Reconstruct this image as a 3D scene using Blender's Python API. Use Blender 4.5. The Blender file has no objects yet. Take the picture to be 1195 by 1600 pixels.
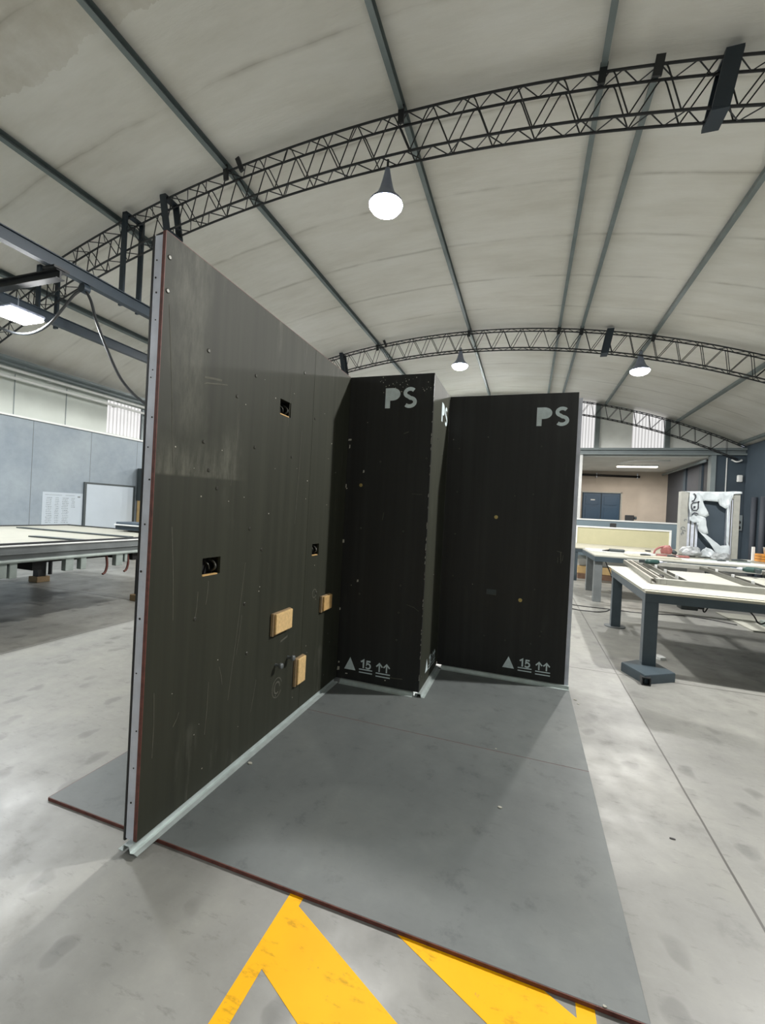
import bpy, bmesh, math, random
from mathutils import Vector, Matrix
from math import sin, cos, pi, sqrt, radians, atan2
random.seed(7)
S = bpy.context.scene
C = S.collection

# ------------------------------------------------------------------ materials
def srgb(r, g, b):
    f = lambda c: (c/255/12.92) if c/255 <= .04045 else ((c/255+.055)/1.055)**2.4
    return (f(r), f(g), f(b), 1)

def nodes_of(name):
    m = bpy.data.materials.new(name); m.use_nodes = True
    nt = m.node_tree
    return m, nt, nt.nodes['Principled BSDF']

def N(nt, typ, **kw):
    n = nt.nodes.new(typ)
    for k, v in kw.items(): setattr(n, k, v)
    return n

def coord(nt, scale=(1, 1, 1)):
    t = N(nt, 'ShaderNodeTexCoord'); mp = N(nt, 'ShaderNodeMapping')
    mp.inputs['Scale'].default_value = scale
    nt.links.new(t.outputs['Object'], mp.inputs['Vector'])
    return mp.outputs['Vector']

def noise(nt, vec, scale, detail=4, rough=.55):
    n = N(nt, 'ShaderNodeTexNoise'); n.inputs['Scale'].default_value = scale
    n.inputs['Detail'].default_value = detail; n.inputs['Roughness'].default_value = rough
    nt.links.new(vec, n.inputs['Vector']); return n.outputs['Fac']

def ramp(nt, fac, stops):
    r = N(nt, 'ShaderNodeValToRGB'); e = r.color_ramp.elements
    while len(e) < len(stops): e.new(.5)
    for el, (p, c) in zip(e, stops):
        el.position = p; el.color = c if len(c) == 4 else (*c, 1)
    nt.links.new(fac, r.inputs['Fac']); return r.outputs['Color']

def mixc(nt, fac, a, b, mode='MIX'):
    m = N(nt, 'ShaderNodeMix', data_type='RGBA', blend_type=mode)
    for sock, v in ((m.inputs[0], fac), (m.inputs[6], a), (m.inputs[7], b)):
        if isinstance(v, (int, float)): sock.default_value = v
        elif isinstance(v, tuple): sock.default_value = v if len(v) == 4 else (*v, 1)
        else: nt.links.new(v, sock)
    return m.outputs[2]

def mth(nt, op, a, b=0.0):
    m = N(nt, 'ShaderNodeMath', operation=op)
    for sock, v in ((m.inputs[0], a), (m.inputs[1], b)):
        if isinstance(v, (int, float)): sock.default_value = v
        else: nt.links.new(v, sock)
    return m.outputs[0]

def bump(nt, bs, h, strength=.2, dist=.01):
    b = N(nt, 'ShaderNodeBump'); b.inputs['Strength'].default_value = strength
    b.inputs['Distance'].default_value = dist
    nt.links.new(h, b.inputs['Height']); nt.links.new(b.outputs['Normal'], bs.inputs['Normal'])

def mat(name, col, rough=.5, metal=0., var=.12, scale=6., spec=.5, bmp=0.):
    m, nt, bs = nodes_of(name)
    v = coord(nt); f = noise(nt, v, scale)
    lo = tuple(max(0, c*(1-var)) for c in col[:3]); hi = tuple(min(1, c*(1+var)) for c in col[:3])
    nt.links.new(ramp(nt, f, [(.3, lo), (.7, hi)]), bs.inputs['Base Color'])
    bs.inputs['Roughness'].default_value = rough; bs.inputs['Metallic'].default_value = metal
    bs.inputs['Specular IOR Level'].default_value = spec
    if bmp: bump(nt, bs, noise(nt, v, scale*3), bmp)
    return m

def emit(name, col, strength):
    m, nt, bs = nodes_of(name)
    bs.inputs['Base Color'].default_value = col
    bs.inputs['Emission Color'].default_value = col
    bs.inputs['Emission Strength'].default_value = strength
    return m

# concrete floor: mottled, scuffed, with sawn joints
def mk_floor():
    m, nt, bs = nodes_of('floor_concrete')
    v = coord(nt)
    big = noise(nt, v, .55, 5, .6); mid = noise(nt, v, 3.2, 6, .65); fine = noise(nt, coord(nt, (9, 26, 1)), 1.0, 5, .7)
    base = ramp(nt, big, [(.25, srgb(122, 122, 119)), (.5, srgb(139, 139, 134)), (.8, srgb(152, 151, 144))])
    mot = ramp(nt, mid, [(.26, (.48, .48, .49)), (.42, (.88, .88, .88)), (.55, (1, 1, 1)), (.75, (1.2, 1.2, 1.18))])
    c = mixc(nt, .8, base, mot, 'MULTIPLY')
    sc = ramp(nt, fine, [(.28, (.5, .5, .5)), (.42, (1, 1, 1)), (.6, (1, 1, 1)), (.78, (1.25, 1.25, 1.25))])
    c = mixc(nt, .6, c, sc, 'MULTIPLY')
    # dark oily footprint-like spots
    vo = N(nt, 'ShaderNodeTexVoronoi', voronoi_dimensions='2D'); vo.inputs['Scale'].default_value = 3.6
    wv = N(nt, 'ShaderNodeVectorMath', operation='ADD')
    nt.links.new(coord(nt, (1, .7, 1)), wv.inputs[0])
    nz = N(nt, 'ShaderNodeTexNoise'); nz.inputs['Scale'].default_value = 7; nt.links.new(v, nz.inputs['Vector'])
    sv = N(nt, 'ShaderNodeVectorMath', operation='SCALE'); sv.inputs['Scale'].default_value = .12
    nt.links.new(nz.outputs['Color'], sv.inputs[0]); nt.links.new(sv.outputs[0], wv.inputs[1])
    nt.links.new(wv.outputs[0], vo.inputs['Vector'])
    spot = ramp(nt, vo.outputs['Distance'], [(.0, (.66, .66, .66)), (.12, (.78, .78, .78)), (.17, (1, 1, 1))])
    gate = ramp(nt, noise(nt, v, .9, 2), [(.46, (0, 0, 0)), (.56, (1, 1, 1))])
    c = mixc(nt, gate, c, mixc(nt, 1., c, spot, 'MULTIPLY'))
    # joints
    sp = N(nt, 'ShaderNodeSeparateXYZ'); nt.links.new(v, sp.inputs[0])
    wob = mth(nt, 'MULTIPLY', mth(nt, 'SUBTRACT', noise(nt, v, 4, 2), .5), .006)
    def line(ax, off, per, w):
        a = mth(nt, 'ADD', mth(nt, 'SUBTRACT', sp.outputs[ax], off), wob)
        q = mth(nt, 'PINGPONG', a, per/2)
        return mth(nt, 'LESS_THAN', q, w)
    j = mth(nt, 'MAXIMUM', line(0, 2.275, 5.13, .005), line(1, 3.19, 5.0, .0065))
    c = mixc(nt, j, c, srgb(74, 72, 68))
    nt.links.new(c, bs.inputs['Base Color'])
    r = ramp(nt, mid, [(.3, (.50, .50, .50)), (.7, (.32, .32, .32))])
    nt.links.new(r, bs.inputs['Roughness'])
    h = mth(nt, 'SUBTRACT', mth(nt, 'MULTIPLY', fine, .25), j)
    bump(nt, bs, h, .25, .004)
    return m

def mk_board():
    m, nt, bs = nodes_of('grey_floor_board')
    v = coord(nt)
    a = noise(nt, v, 1.3, 6, .65); b = noise(nt, v, 7, 6, .7); s = noise(nt, coord(nt, (14, 60, 1)), 1, 3)
    c = ramp(nt, a, [(.25, srgb(92, 97, 97)), (.55, srgb(106, 111, 110)), (.8, srgb(116, 120, 117))])
    c = mixc(nt, .7, c, ramp(nt, b, [(.28, (.5, .5, .53)), (.42, (.95, .95, .95)), (.55, (1, 1, 1)), (.72, (1.15, 1.15, 1.12))]), 'MULTIPLY')
    c = mixc(nt, .5, c, ramp(nt, s, [(.25, (.8, .8, .8)), (.4, (1, 1, 1)), (.7, (1, 1, 1)), (.8, (1.2, 1.2, 1.2))]), 'MULTIPLY')
    nt.links.new(c, bs.inputs['Base Color'])
    bs.inputs['Roughness'].default_value = .5
    bump(nt, bs, b, .06, .003)
    return m

def mk_panel(name, lo, hi, rough=.45, dust=.35, smear=False):
    # dark film-faced plywood with vertical streaks, dust haze and light nicks
    m, nt, bs = nodes_of(name)
    v = coord(nt)
    st = noise(nt, coord(nt, (16, 16, .5)), 1., 4, .6)
    cl = noise(nt, v, 1.4, 4)
    c = ramp(nt, st, [(.3, lo), (.7, hi)])
    dustf = mth(nt, 'MULTIPLY', ramp(nt, noise(nt, coord(nt, (9, 9, 1.2)), 1., 6, .7), [(.56, (0, 0, 0)), (.78, (1, 1, 1))]),
                ramp(nt, cl, [(.5, (0, 0, 0)), (.68, (1, 1, 1))]))
    c = mixc(nt, mth(nt, 'MULTIPLY', dustf, dust), c, srgb(150, 150, 138))
    if smear:
        # wiped dust patch with a sharp lower edge, near the front end of the tall wall
        sp = N(nt, 'ShaderNodeSeparateXYZ'); nt.links.new(v, sp.inputs[0])
        yy = mth(nt, 'ADD', sp.outputs[1], mth(nt, 'MULTIPLY', mth(nt, 'SUBTRACT', noise(nt, v, 3, 4), .5), .3))
        zz = mth(nt, 'ADD', sp.outputs[2], mth(nt, 'MULTIPLY', sp.outputs[1], -.03))
        def sm(val, a, b):
            r = N(nt, 'ShaderNodeMapRange', interpolation_type='SMOOTHSTEP'); nt.links.new(val, r.inputs[0])
            r.inputs[1].default_value = a; r.inputs[2].default_value = b; return r.outputs[0]
        low = mth(nt, 'MULTIPLY', sm(zz, 1.485, 1.50), sm(zz, 1.72, 1.50))
        low = mth(nt, 'MULTIPLY', low, sm(yy, -.02, -.22))
        col = mth(nt, 'MULTIPLY', mth(nt, 'MULTIPLY', sm(yy, -.60, -.50), sm(yy, -.34, -.46)), sm(zz, 1.5, 1.9))
        col2 = mth(nt, 'MULTIPLY', mth(nt, 'MULTIPLY', sm(yy, -.26, -.18), sm(yy, -.06, -.15)), mth(nt, 'MULTIPLY', sm(zz, 1.5, 1.52), sm(zz, 1.8, 1.6)))
        hz = mth(nt, 'MAXIMUM', mth(nt, 'MAXIMUM', low, col2), mth(nt, 'MULTIPLY', col, .8))
        tex = ramp(nt, noise(nt, coord(nt, (12, 12, 3)), 2.0, 6, .75), [(.36, (.12, .12, .12)), (.7, (1, 1, 1))])
        c = mixc(nt, mth(nt, 'MULTIPLY', mth(nt, 'MULTIPLY', hz, tex), .26), c, srgb(160, 160, 146))
    vo = N(nt, 'ShaderNodeTexVoronoi'); vo.inputs['Scale'].default_value = 9.; vo.inputs['Randomness'].default_value = 1
    nt.links.new(v, vo.inputs['Vector'])
    nick = mth(nt, 'LESS_THAN', vo.outputs['Distance'], .034)
    gate = mth(nt, 'GREATER_THAN', noise(nt, v, 2.3, 2), .57)
    c = mixc(nt, mth(nt, 'MULTIPLY', nick, gate), c, srgb(150, 148, 132))
    nt.links.new(c, bs.inputs['Base Color'])
    bs.inputs['Roughness'].default_value = rough
    bs.inputs['Specular IOR Level'].default_value = .28
    bump(nt, bs, st, .05, .002)
    return m

def mk_ceiling():
    m, nt, bs = nodes_of('roof_insulation')
    v = coord(nt)
    sp = N(nt, 'ShaderNodeSeparateXYZ'); nt.links.new(v, sp.inputs[0])
    a = noise(nt, coord(nt, (.35, 1.1, .35)), 1.6, 5, .6); b = noise(nt, coord(nt, (.5, 2.6, .5)), 3, 5, .6)
    c = ramp(nt, a, [(.25, srgb(205, 202, 192)), (.5, srgb(218, 216, 208)), (.75, srgb(226, 225, 219))])
    c = mixc(nt, .5, c, ramp(nt, b, [(.3, (.9, .9, .88)), (.55, (1, 1, 1))]), 'MULTIPLY')
    w = mth(nt, 'MULTIPLY', mth(nt, 'SUBTRACT', noise(nt, coord(nt, (1, .2, 1)), 1.1, 3), .5), .10)
    y = mth(nt, 'ADD', mth(nt, 'SUBTRACT', sp.outputs[1], 2.43), w)
    q = mth(nt, 'PINGPONG', y, .6)
    seam = ramp(nt, q, [(0, (1, 1, 1)), (.011, (.55, .55, .55)), (.05, (0, 0, 0))])
    seamgate = ramp(nt, noise(nt, coord(nt, (.8, .3, .8)), 1.7, 3), [(.4, (.15, .15, .15)), (.6, (1, 1, 1))])
    c = mixc(nt, mth(nt, 'MULTIPLY', mth(nt, 'MULTIPLY', seam, seamgate), .5), c, srgb(128, 122, 106))
    # long water stain across the left bays
    yy = mth(nt, 'ADD', sp.outputs[1], mth(nt, 'MULTIPLY', mth(nt, 'SUBTRACT', noise(nt, v, 1.6, 5, .65), .5), .5))
    band = mth(nt, 'MULTIPLY', mth(nt, 'GREATER_THAN', yy, 1.12), mth(nt, 'LESS_THAN', yy, 1.66))
    left = mth(nt, 'LESS_THAN', mth(nt, 'ADD', sp.outputs[0], mth(nt, 'MULTIPLY', a, .8)), -.9)
    st = mth(nt, 'MULTIPLY', mth(nt, 'MULTIPLY', band, left), ramp(nt, noise(nt, v, 2.2, 5, .65), [(.3, (.1, .1, .1)), (.7, (.75, .75, .75))]))
    c = mixc(nt, mth(nt, 'MULTIPLY', st, .55), c, srgb(150, 138, 112))
    blot = ramp(nt, noise(nt, coord(nt, (.6, 1.5, .6)), .8, 6, .7), [(.62, (0, 0, 0)), (.8, (.25, .25, .25))])
    c = mixc(nt, blot, c, srgb(172, 166, 148))
    nt.links.new(c, bs.inputs['Base Color'])
    bs.inputs['Roughness'].default_value = .55
    bump(nt, bs, mth(nt, 'SUBTRACT', b, mth(nt, 'MULTIPLY', seam, .3)), .35, .03)
    return m

def mk_blockwall():
    # grey rendered concrete wall panels with fine joints every so often
    m, nt, bs = nodes_of('grey_wall_render')
    v = coord(nt)
    sp = N(nt, 'ShaderNodeSeparateXYZ'); nt.links.new(v, sp.inputs[0])
    a = noise(nt, v, 1.1, 5); b = noise(nt, v, 9, 5, .7)
    c = ramp(nt, a, [(.3, srgb(128, 139, 148)), (.7, srgb(146, 156, 162))])
    c = mixc(nt, .5, c, ramp(nt, b, [(.3, (.85, .85, .85)), (.6, (1.05, 1.05, 1.05))]), 'MULTIPLY')
    q = mth(nt, 'PINGPONG', mth(nt, 'SUBTRACT', sp.outputs[1], 4.65), .615)
    j = mth(nt, 'LESS_THAN', q, .006)
    c = mixc(nt, j, c, srgb(98, 104, 108))
    nt.links.new(c, bs.inputs['Base Color']); bs.inputs['Roughness'].default_value = .75
    return m

def mk_yellow():
    m, nt, bs = nodes_of('yellow_floor_paint')
    v = coord(nt)
    c = ramp(nt, noise(nt, v, 3, 4), [(.3, (1, .46, 0)), (.7, (1, .53, .002))])
    w = ramp(nt, noise(nt, coord(nt, (5, 16, 1)), 1.3, 6, .72), [(.35, (.4, .4, .4)), (.43, (0, 0, 0))])
    c = mixc(nt, w, c, srgb(120, 92, 24))
    w2 = ramp(nt, noise(nt, v, 22, 5, .7), [(.28, (.5, .5, .5)), (.36, (0, 0, 0))])
    c = mixc(nt, w2, c, srgb(120, 112, 84))
    nt.links.new(c, bs.inputs['Base Color']); bs.inputs['Roughness'].default_value = .5; bs.inputs['Specular IOR Level'].default_value = .2
    return m

M = {}
M['floor'] = mk_floor(); M['board'] = mk_board(); M['roof'] = mk_ceiling(); M['greywall'] = mk_blockwall(); M['yellow'] = mk_yellow()
M['olive'] = mk_panel('olive_black_film', (.028, .030, .021), (.040, .0425, .030), .58, .42)
M['olive_front'] = mk_panel('olive_black_film_dusty', (.028, .030, .021), (.040, .0425, .030), .58, .42, True)
M['black'] = mk_panel('black_film', (.020, .0205, .020), (.030, .031, .030), .42, .12)
M['paint_grey'] = mat('stencil_grey_paint', srgb(206, 220, 222), .6, var=.12, scale=25)
M['steel'] = mat('galvanised_stud', srgb(205, 210, 222), .42, .1, .14, 9)
M['track'] = mat('galvanised_track', srgb(186, 196, 194), .36, .35, .12, 14)
M['edge'] = mat('red_brown_edge_paint', srgb(102, 58, 50), .6, var=.35, scale=30)
M['ply'] = mat('raw_plywood', srgb(196, 160, 104), .7, var=.15, scale=30)
M['castwhite'] = mat('casting_bed', srgb(152, 151, 140), .5, var=.06, scale=5)
M['wboard'] = mat('whiteboard_face', srgb(176, 186, 194), .35, var=.03, scale=3)
M['foam'] = mat('orange_cover_block', srgb(222, 188, 132), .75, var=.14, scale=60)
M['foamdark'] = mat('brown_block_side', srgb(150, 128, 96), .8, var=.15, scale=60)
M['dark'] = mat('dark_void', (.006, .006, .006), .7, var=.3)
M['plaster'] = mat('plaster_bits', srgb(180, 178, 166), .8, var=.1, scale=40)
M['scuff'] = mat('pale_scuff', srgb(84, 84, 74), .8, var=.25, scale=30)
M['truss'] = mat('truss_black_steel', srgb(44, 46, 48), .5, .2, .2, 4)
M['purlin'] = mat('slate_green_steel', srgb(112, 122, 122), .45, .2, .15, 3)
M['beam'] = mat('slate_blue_steel', srgb(40, 52, 62), .45, .15, .12, 3)
M['tblue'] = mat('table_blue_grey_steel', srgb(66, 78, 85), .45, .1, .12, 6)
M['tside'] = mat('table_grey_steel', srgb(116, 121, 122), .42, .2, .12, 6)
M['cream'] = mat('cream_laminate', srgb(172, 169, 153), .5, var=.06, scale=5)
M['creamboard'] = mat('cream_backboard', srgb(178, 174, 142), .6, var=.04, scale=4)
M['white'] = mat('white_paint', srgb(216, 218, 216), .5, var=.04, scale=6)
M['whitemetal'] = mat('white_aluminium', srgb(164, 164, 157), .4, .1, .08, 12)
M['alu'] = mat('mill_aluminium', srgb(140, 138, 128), .38, .45, .1, 16)
M['aludark'] = mat('grey_aluminium_channel', srgb(102, 102, 94), .42, .4, .1, 16)
M['film'] = mat('white_plastic_film', srgb(204, 212, 216), .35, var=.08, scale=9, bmp=.3)
M['clear'] = mat('crumpled_clear_plastic', srgb(158, 162, 164), .25, var=.2, scale=18, bmp=.4)
M['ink'] = mat('black_print_ink', srgb(44, 46, 56), .6)
M['rubber'] = mat('black_rubber', (.012, .012, .013), .45)
M['hose'] = mat('dark_hose', srgb(50, 52, 54), .3, .1)
M['navy'] = mat('navy_door_paint', srgb(34, 66, 92), .4, var=.08, scale=3)
M['warm'] = mat('warm_plaster_wall', srgb(190, 180, 168), .8, var=.08, scale=1.4)
M['gable'] = mat('pale_gable_panel', srgb(242, 244, 240), .8, var=.1, scale=1.2)
M['clad'] = mat('pale_upper_panel', srgb(196, 202, 196), .8, var=.07, scale=1.6)
M['darkwall'] = mat('dark_wall_paint', srgb(58, 70, 80), .7, var=.14, scale=1.2)
M['darkwall2'] = mat('charcoal_wall_panel', srgb(70, 74, 82), .7, var=.1, scale=1.2)
M['partition'] = mat('grey_partition', srgb(104, 120, 128), .6, var=.06, scale=2)
M['greybeam'] = mat('grey_beam_paint', srgb(128, 138, 140), .55, var=.1, scale=2)
M['ply_white'] = mat('white_board', srgb(168, 168, 158), .55, var=.05, scale=4)
M['timber'] = mat('brown_timber', srgb(110, 84, 66), .7, var=.2, scale=9)
M['carton'] = mat('tan_carton', srgb(188, 160, 112), .8, var=.08, scale=9)
M['pink'] = mat('faded_red_casting', srgb(150, 96, 92), .5, var=.18, scale=20)
M['tool'] = mat('dark_grey_tool', srgb(58, 66, 68), .5)
M['green'] = mat('dark_green_tool', srgb(44, 74, 70), .45)
M['palegreen'] = mat('pale_green_steel', srgb(140, 150, 146), .5, .1, .12, 9)
M['rust'] = mat('rusty_hook', srgb(84, 44, 36), .7, var=.3, scale=30)
M['orange'] = mat('orange_wood', srgb(206, 140, 60), .6, var=.15, scale=14)
M['lampgrey'] = mat('lamp_shade_grey', srgb(140, 148, 166), .4, .3)
M['brass'] = mat('brass_insert', srgb(188, 170, 110), .35, .6)
M['screw'] = mat('zinc_screw', srgb(70, 70, 64), .4, .4)
M['lampglow'] = emit('lamp_glow', (1, .99, .97, 1), 85)
M['tubeglow'] = emit('tube_glow', (1, .93, .82, 1), 6)
M['daylight'] = None

def mk_daylight():
    # ribbed translucent sheet lit by the sky behind it
    m, nt, bs = nodes_of('translucent_daylight_sheet')
    v = coord(nt); wv = N(nt, 'ShaderNodeTexWave'); wv.inputs['Scale'].default_value = 3.2
    sp = N(nt, 'ShaderNodeSeparateXYZ'); nt.links.new(v, sp.inputs[0])
    ad = N(nt, 'ShaderNodeCombineXYZ'); nt.links.new(mth(nt, 'ADD', sp.outputs[0], sp.outputs[1]), ad.inputs[0])
    nt.links.new(ad.outputs[0], wv.inputs['Vector'])
    c = ramp(nt, wv.outputs['Fac'], [(.1, (.58, .57, .56)), (.45, (.93, .92, .92)), (1, (1, .99, .98))])
    bs.inputs['Base Color'].default_value = (.12, .12, .12, 1); nt.links.new(c, bs.inputs['Emission Color'])
    bs.inputs['Emission Strength'].default_value = DAY
    return m
DAY = .85
M['daylight'] = mk_daylight()

# ------------------------------------------------------------------ mesh helpers
ORG = {}
def V(*a): return Vector(a)

class MB:
    def __init__(s): s.bm = bmesh.new()
    def box(s, x0, x1, y0, y1, z0, z1, bev=0.):
        r = bmesh.ops.create_cube(s.bm, size=1)
        for v in r['verts']:
            v.co = V(x0 + (v.co.x+.5)*(x1-x0), y0 + (v.co.y+.5)*(y1-y0), z0 + (v.co.z+.5)*(z1-z0))
        if bev:
            es = {e for v in r['verts'] for e in v.link_edges}
            bmesh.ops.bevel(s.bm, geom=list(es), offset=bev, segments=2, affect='EDGES', profile=.5)
        return s
    def bar(s, a, b, w, h=None, up=(0, 0, 1)):
        a, b = Vector(a), Vector(b); h = h or w
        d = (b-a).normalized(); u = Vector(up)
        if abs(d.dot(u)) > .98: u = V(1, 0, 0)
        sx = d.cross(u).normalized(); sz = sx.cross(d)
        vs = []
        for p in (a, b):
            for i, j in ((-1, -1), (1, -1), (1, 1), (-1, 1)):
                vs.append(s.bm.verts.new(p + sx*(i*w/2) + sz*(j*h/2)))
        for f in ((0, 1, 2, 3), (7, 6, 5, 4), (0, 4, 5, 1), (1, 5, 6, 2), (2, 6, 7, 3), (3, 7, 4, 0)):
            s.bm.faces.new([vs[i] for i in f])
        return s
    def tube(s, pts, r, n=8, cap=True):
        pts = [Vector(p) for p in pts]; rings = []
        rs = r if isinstance(r, (list, tuple)) else [r]*len(pts)
        prev = None
        for i, p in enumerate(pts):
            d = (pts[min(i+1, len(pts)-1)] - pts[max(i-1, 0)]).normalized()
            if prev is None:
                u = d.orthogonal().normalized()
            else:
                u = (prev - d*prev.dot(d)).normalized()
            prev = u; w = d.cross(u)
            rings.append([s.bm.verts.new(p + (u*cos(2*pi*k/n) + w*sin(2*pi*k/n))*rs[i]) for k in range(n)])
        for a, b in zip(rings, rings[1:]):
            for k in range(n): s.bm.faces.new((a[k], a[(k+1) % n], b[(k+1) % n], b[k]))
        if cap: s.bm.faces.new(rings[0][::-1]); s.bm.faces.new(rings[-1])
        return s
    def lathe(s, prof, c=(0, 0, 0), n=24, axis='Z'):
        c = Vector(c); rings = []
        def pt(r, h, a):
            if axis == 'Z': return c + V(r*cos(a), r*sin(a), h)
            if axis == 'Y': return c + V(r*cos(a), h, r*sin(a))
            return c + V(h, r*cos(a), r*sin(a))
        for r, h in prof:
            if r < 1e-5: rings.append([s.bm.verts.new(pt(0, h, 0))])
            else: rings.append([s.bm.verts.new(pt(r, h, 2*pi*k/n)) for k in range(n)])
        for a, b in zip(rings, rings[1:]):
            for k in range(n):
                k2 = (k+1) % n
                if len(a) == 1 and len(b) == 1: continue
                if len(a) == 1: s.bm.faces.new((a[0], b[k2], b[k]))
                elif len(b) == 1: s.bm.faces.new((a[k], a[k2], b[0]))
                else: s.bm.faces.new((a[k], a[k2], b[k2], b[k]))
        return s
    def prism(s, poly, mp, t):
        # poly: list of (u, v); mp(u, v, w) -> point; extruded from w=0 to w=t
        a = [s.bm.verts.new(mp(u, v, 0)) for u, v in poly]
        b = [s.bm.verts.new(mp(u, v, t)) for u, v in poly]
        s.bm.faces.new(a[::-1]); s.bm.faces.new(b)
        n = len(poly)
        for i in range(n): s.bm.faces.new((a[i], a[(i+1) % n], b[(i+1) % n], b[i]))
        return s
    def stroke(s, pts, w, mp, t=0.0006):
        # flat painted stroke: mitred strip in (u, v)
        P = [Vector((*p, 0)) for p in pts]; L = []; Rr = []
        for i, p in enumerate(P):
            d0 = (p - P[i-1]).normalized() if i else (P[1]-p).normalized()
            d1 = (P[i+1] - p).normalized() if i < len(P)-1 else d0
            n0 = V(-d0.y, d0.x, 0); n1 = V(-d1.y, d1.x, 0); m = (n0+n1)
            m = m.normalized() if m.length > 1e-6 else n0
            k = w/2/max(.4, m.dot(n0))
            L.append(p + m*k); Rr.append(p - m*k)
        for i in range(len(P)-1):
            q = [L[i], Rr[i], Rr[i+1], L[i+1]]
            s.prism([(v.x, v.y) for v in q], mp, t)
        return s
    def holed(s, u0, u1, v0, v1, holes, mp, t):
        us = sorted({u0, u1, *[h[0] for h in holes], *[h[1] for h in holes]})
        vs = sorted({v0, v1, *[h[2] for h in holes], *[h[3] for h in holes]})
        def solid(i, j):
            if not (0 <= i < len(us)-1 and 0 <= j < len(vs)-1): return False
            cu, cv = (us[i]+us[i+1])/2, (vs[j]+vs[j+1])/2
            return not any(h[0] < cu < h[1] and h[2] < cv < h[3] for h in holes)
        vc = {}
        def vt(i, j, k):
            if (i, j, k) not in vc: vc[i, j, k] = s.bm.verts.new(mp(us[i], vs[j], t*k))
            return vc[i, j, k]
        for i in range(len(us)-1):
            for j in range(len(vs)-1):
                if not solid(i, j): continue
                s.bm.faces.new([vt(i, j, 0), vt(i, j+1, 0), vt(i+1, j+1, 0), vt(i+1, j, 0)])
                s.bm.faces.new([vt(i, j, 1), vt(i+1, j, 1), vt(i+1, j+1, 1), vt(i, j+1, 1)])
                for (di, dj, e) in ((-1, 0, ((i, j), (i, j+1))), (1, 0, ((i+1, j+1), (i+1, j))), (0, -1, ((i+1, j), (i, j))), (0, 1, ((i, j+1), (i+1, j+1)))):
                    if not solid(i+di, j+dj):
                        (a, b), (c, d) = e
                        s.bm.faces.new([vt(a, b, 0), vt(a, b, 1), vt(c, d, 1), vt(c, d, 0)])
        return s
    def build(s, name, m, parent=None, smooth=False, local=False, org=None):
        bmesh.ops.recalc_face_normals(s.bm, faces=s.bm.faces[:])
        vs = s.bm.verts
        if local: o = V(0, 0, 0)
        elif org is not None: o = Vector(org)
        else:
            xs = [v.co.x for v in vs]; ys = [v.co.y for v in vs]; zs = [v.co.z for v in vs]
            o = V((min(xs)+max(xs))/2, (min(ys)+max(ys))/2, min(zs))
        for v in vs: v.co -= o
        me = bpy.data.meshes.new(name); s.bm.to_mesh(me); s.bm.free()
        me.materials.append(m)
        if smooth:
            for p in me.polygons: p.use_smooth = True
        ob = bpy.data.objects.new(name, me); C.objects.link(ob)
        if parent is not None:
            ob.parent = parent
            po = ORG[parent.name] if not local else V(0, 0, 0)
            ob.location = o - po
        else: ob.location = o
        ORG[ob.name] = o
        return ob

def tag(o, label=None, cat=None, group=None, kind=None):
    if label: o['label'] = label
    if cat: o['category'] = cat
    if group: o['group'] = group
    if kind: o['kind'] = kind
    return o

def thing(name, label, cat, loc=(0, 0, 0), group=None, rotz=0):
    o = bpy.data.objects.new(name, None); C.objects.link(o)
    o.empty_display_size = .1
    o.location = loc; o.rotation_euler.z = rotz
    ORG[o.name] = Vector(loc)
    return tag(o, label, cat, group)

def copy_tree(o, parent=None):
    c = o.copy(); C.objects.link(c)
    if parent is not None: c.parent = parent
    for ch in list(o.children): copy_tree(ch, c)
    return c

def struct(name, mb, m, parent=None, **kw):
    o = mb.build(name, m, parent, **kw)
    if parent is None: tag(o, kind='structure')
    return o

XY = lambda z0: (lambda u, v, w: V(u, v, z0+w))

# ------------------------------------------------------------------ dimensions
ZB = .042                       # underside of the mock-up wall sheets
HT = 2.44                       # sheet height
ZT = ZB + HT
YC, YR = 1.873, 2.554           # column face, back panel face
XC, XR = .693, 1.769            # column corner, right edge of back panel
XL, XRT = -8.25, 8.0            # left and right hall walls
YG, YB = 15.5, -9.0             # gable wall, wall behind
XA, RA = -.1, 17.8              # roof arc: centre x, radius of top chord
ZA = 5.94 - RA                  # arc centre z
def arc_z(x, r=RA): return ZA + sqrt(r*r - (x-XA)**2)

# ------------------------------------------------------------------ setting
struct('floor', MB().box(-8.5, 8.3, -9.3, 21, -.12, 0), M['floor'], org=(0, 0, 0))

# vaulted roof skin
mb = MB(); R0, R1 = RA+.125, RA+.22
n = 64; a0, a1 = atan2(XL-.3-XA, 15.6), atan2(XRT+.3-XA, 15.6)
ys = [YB-.2 + (YG+.1-YB+.2)*k/40 for k in range(41)]
grid = [[[mb.bm.verts.new(V(XA + r*sin(a0+(a1-a0)*i/n), y, ZA + r*cos(a0+(a1-a0)*i/n))) for i in range(n+1)] for y in ys] for r in (R0, R1)]
for k in range(40):
    for i in range(n):
        for g in grid: mb.bm.faces.new((g[k][i], g[k][i+1], g[k+1][i+1], g[k+1][i]))
for k in range(40):
    for i in (0, n): mb.bm.faces.new((grid[0][k][i], grid[0][k+1][i], grid[1][k+1][i], grid[1][k][i]))
for k in (0, 40):
    for i in range(n): mb.bm.faces.new((grid[0][k][i], grid[0][k][i+1], grid[1][k][i+1], grid[1][k][i]))
struct('ceiling', mb, M['roof'], smooth=True, org=(0, 0, 0))

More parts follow.
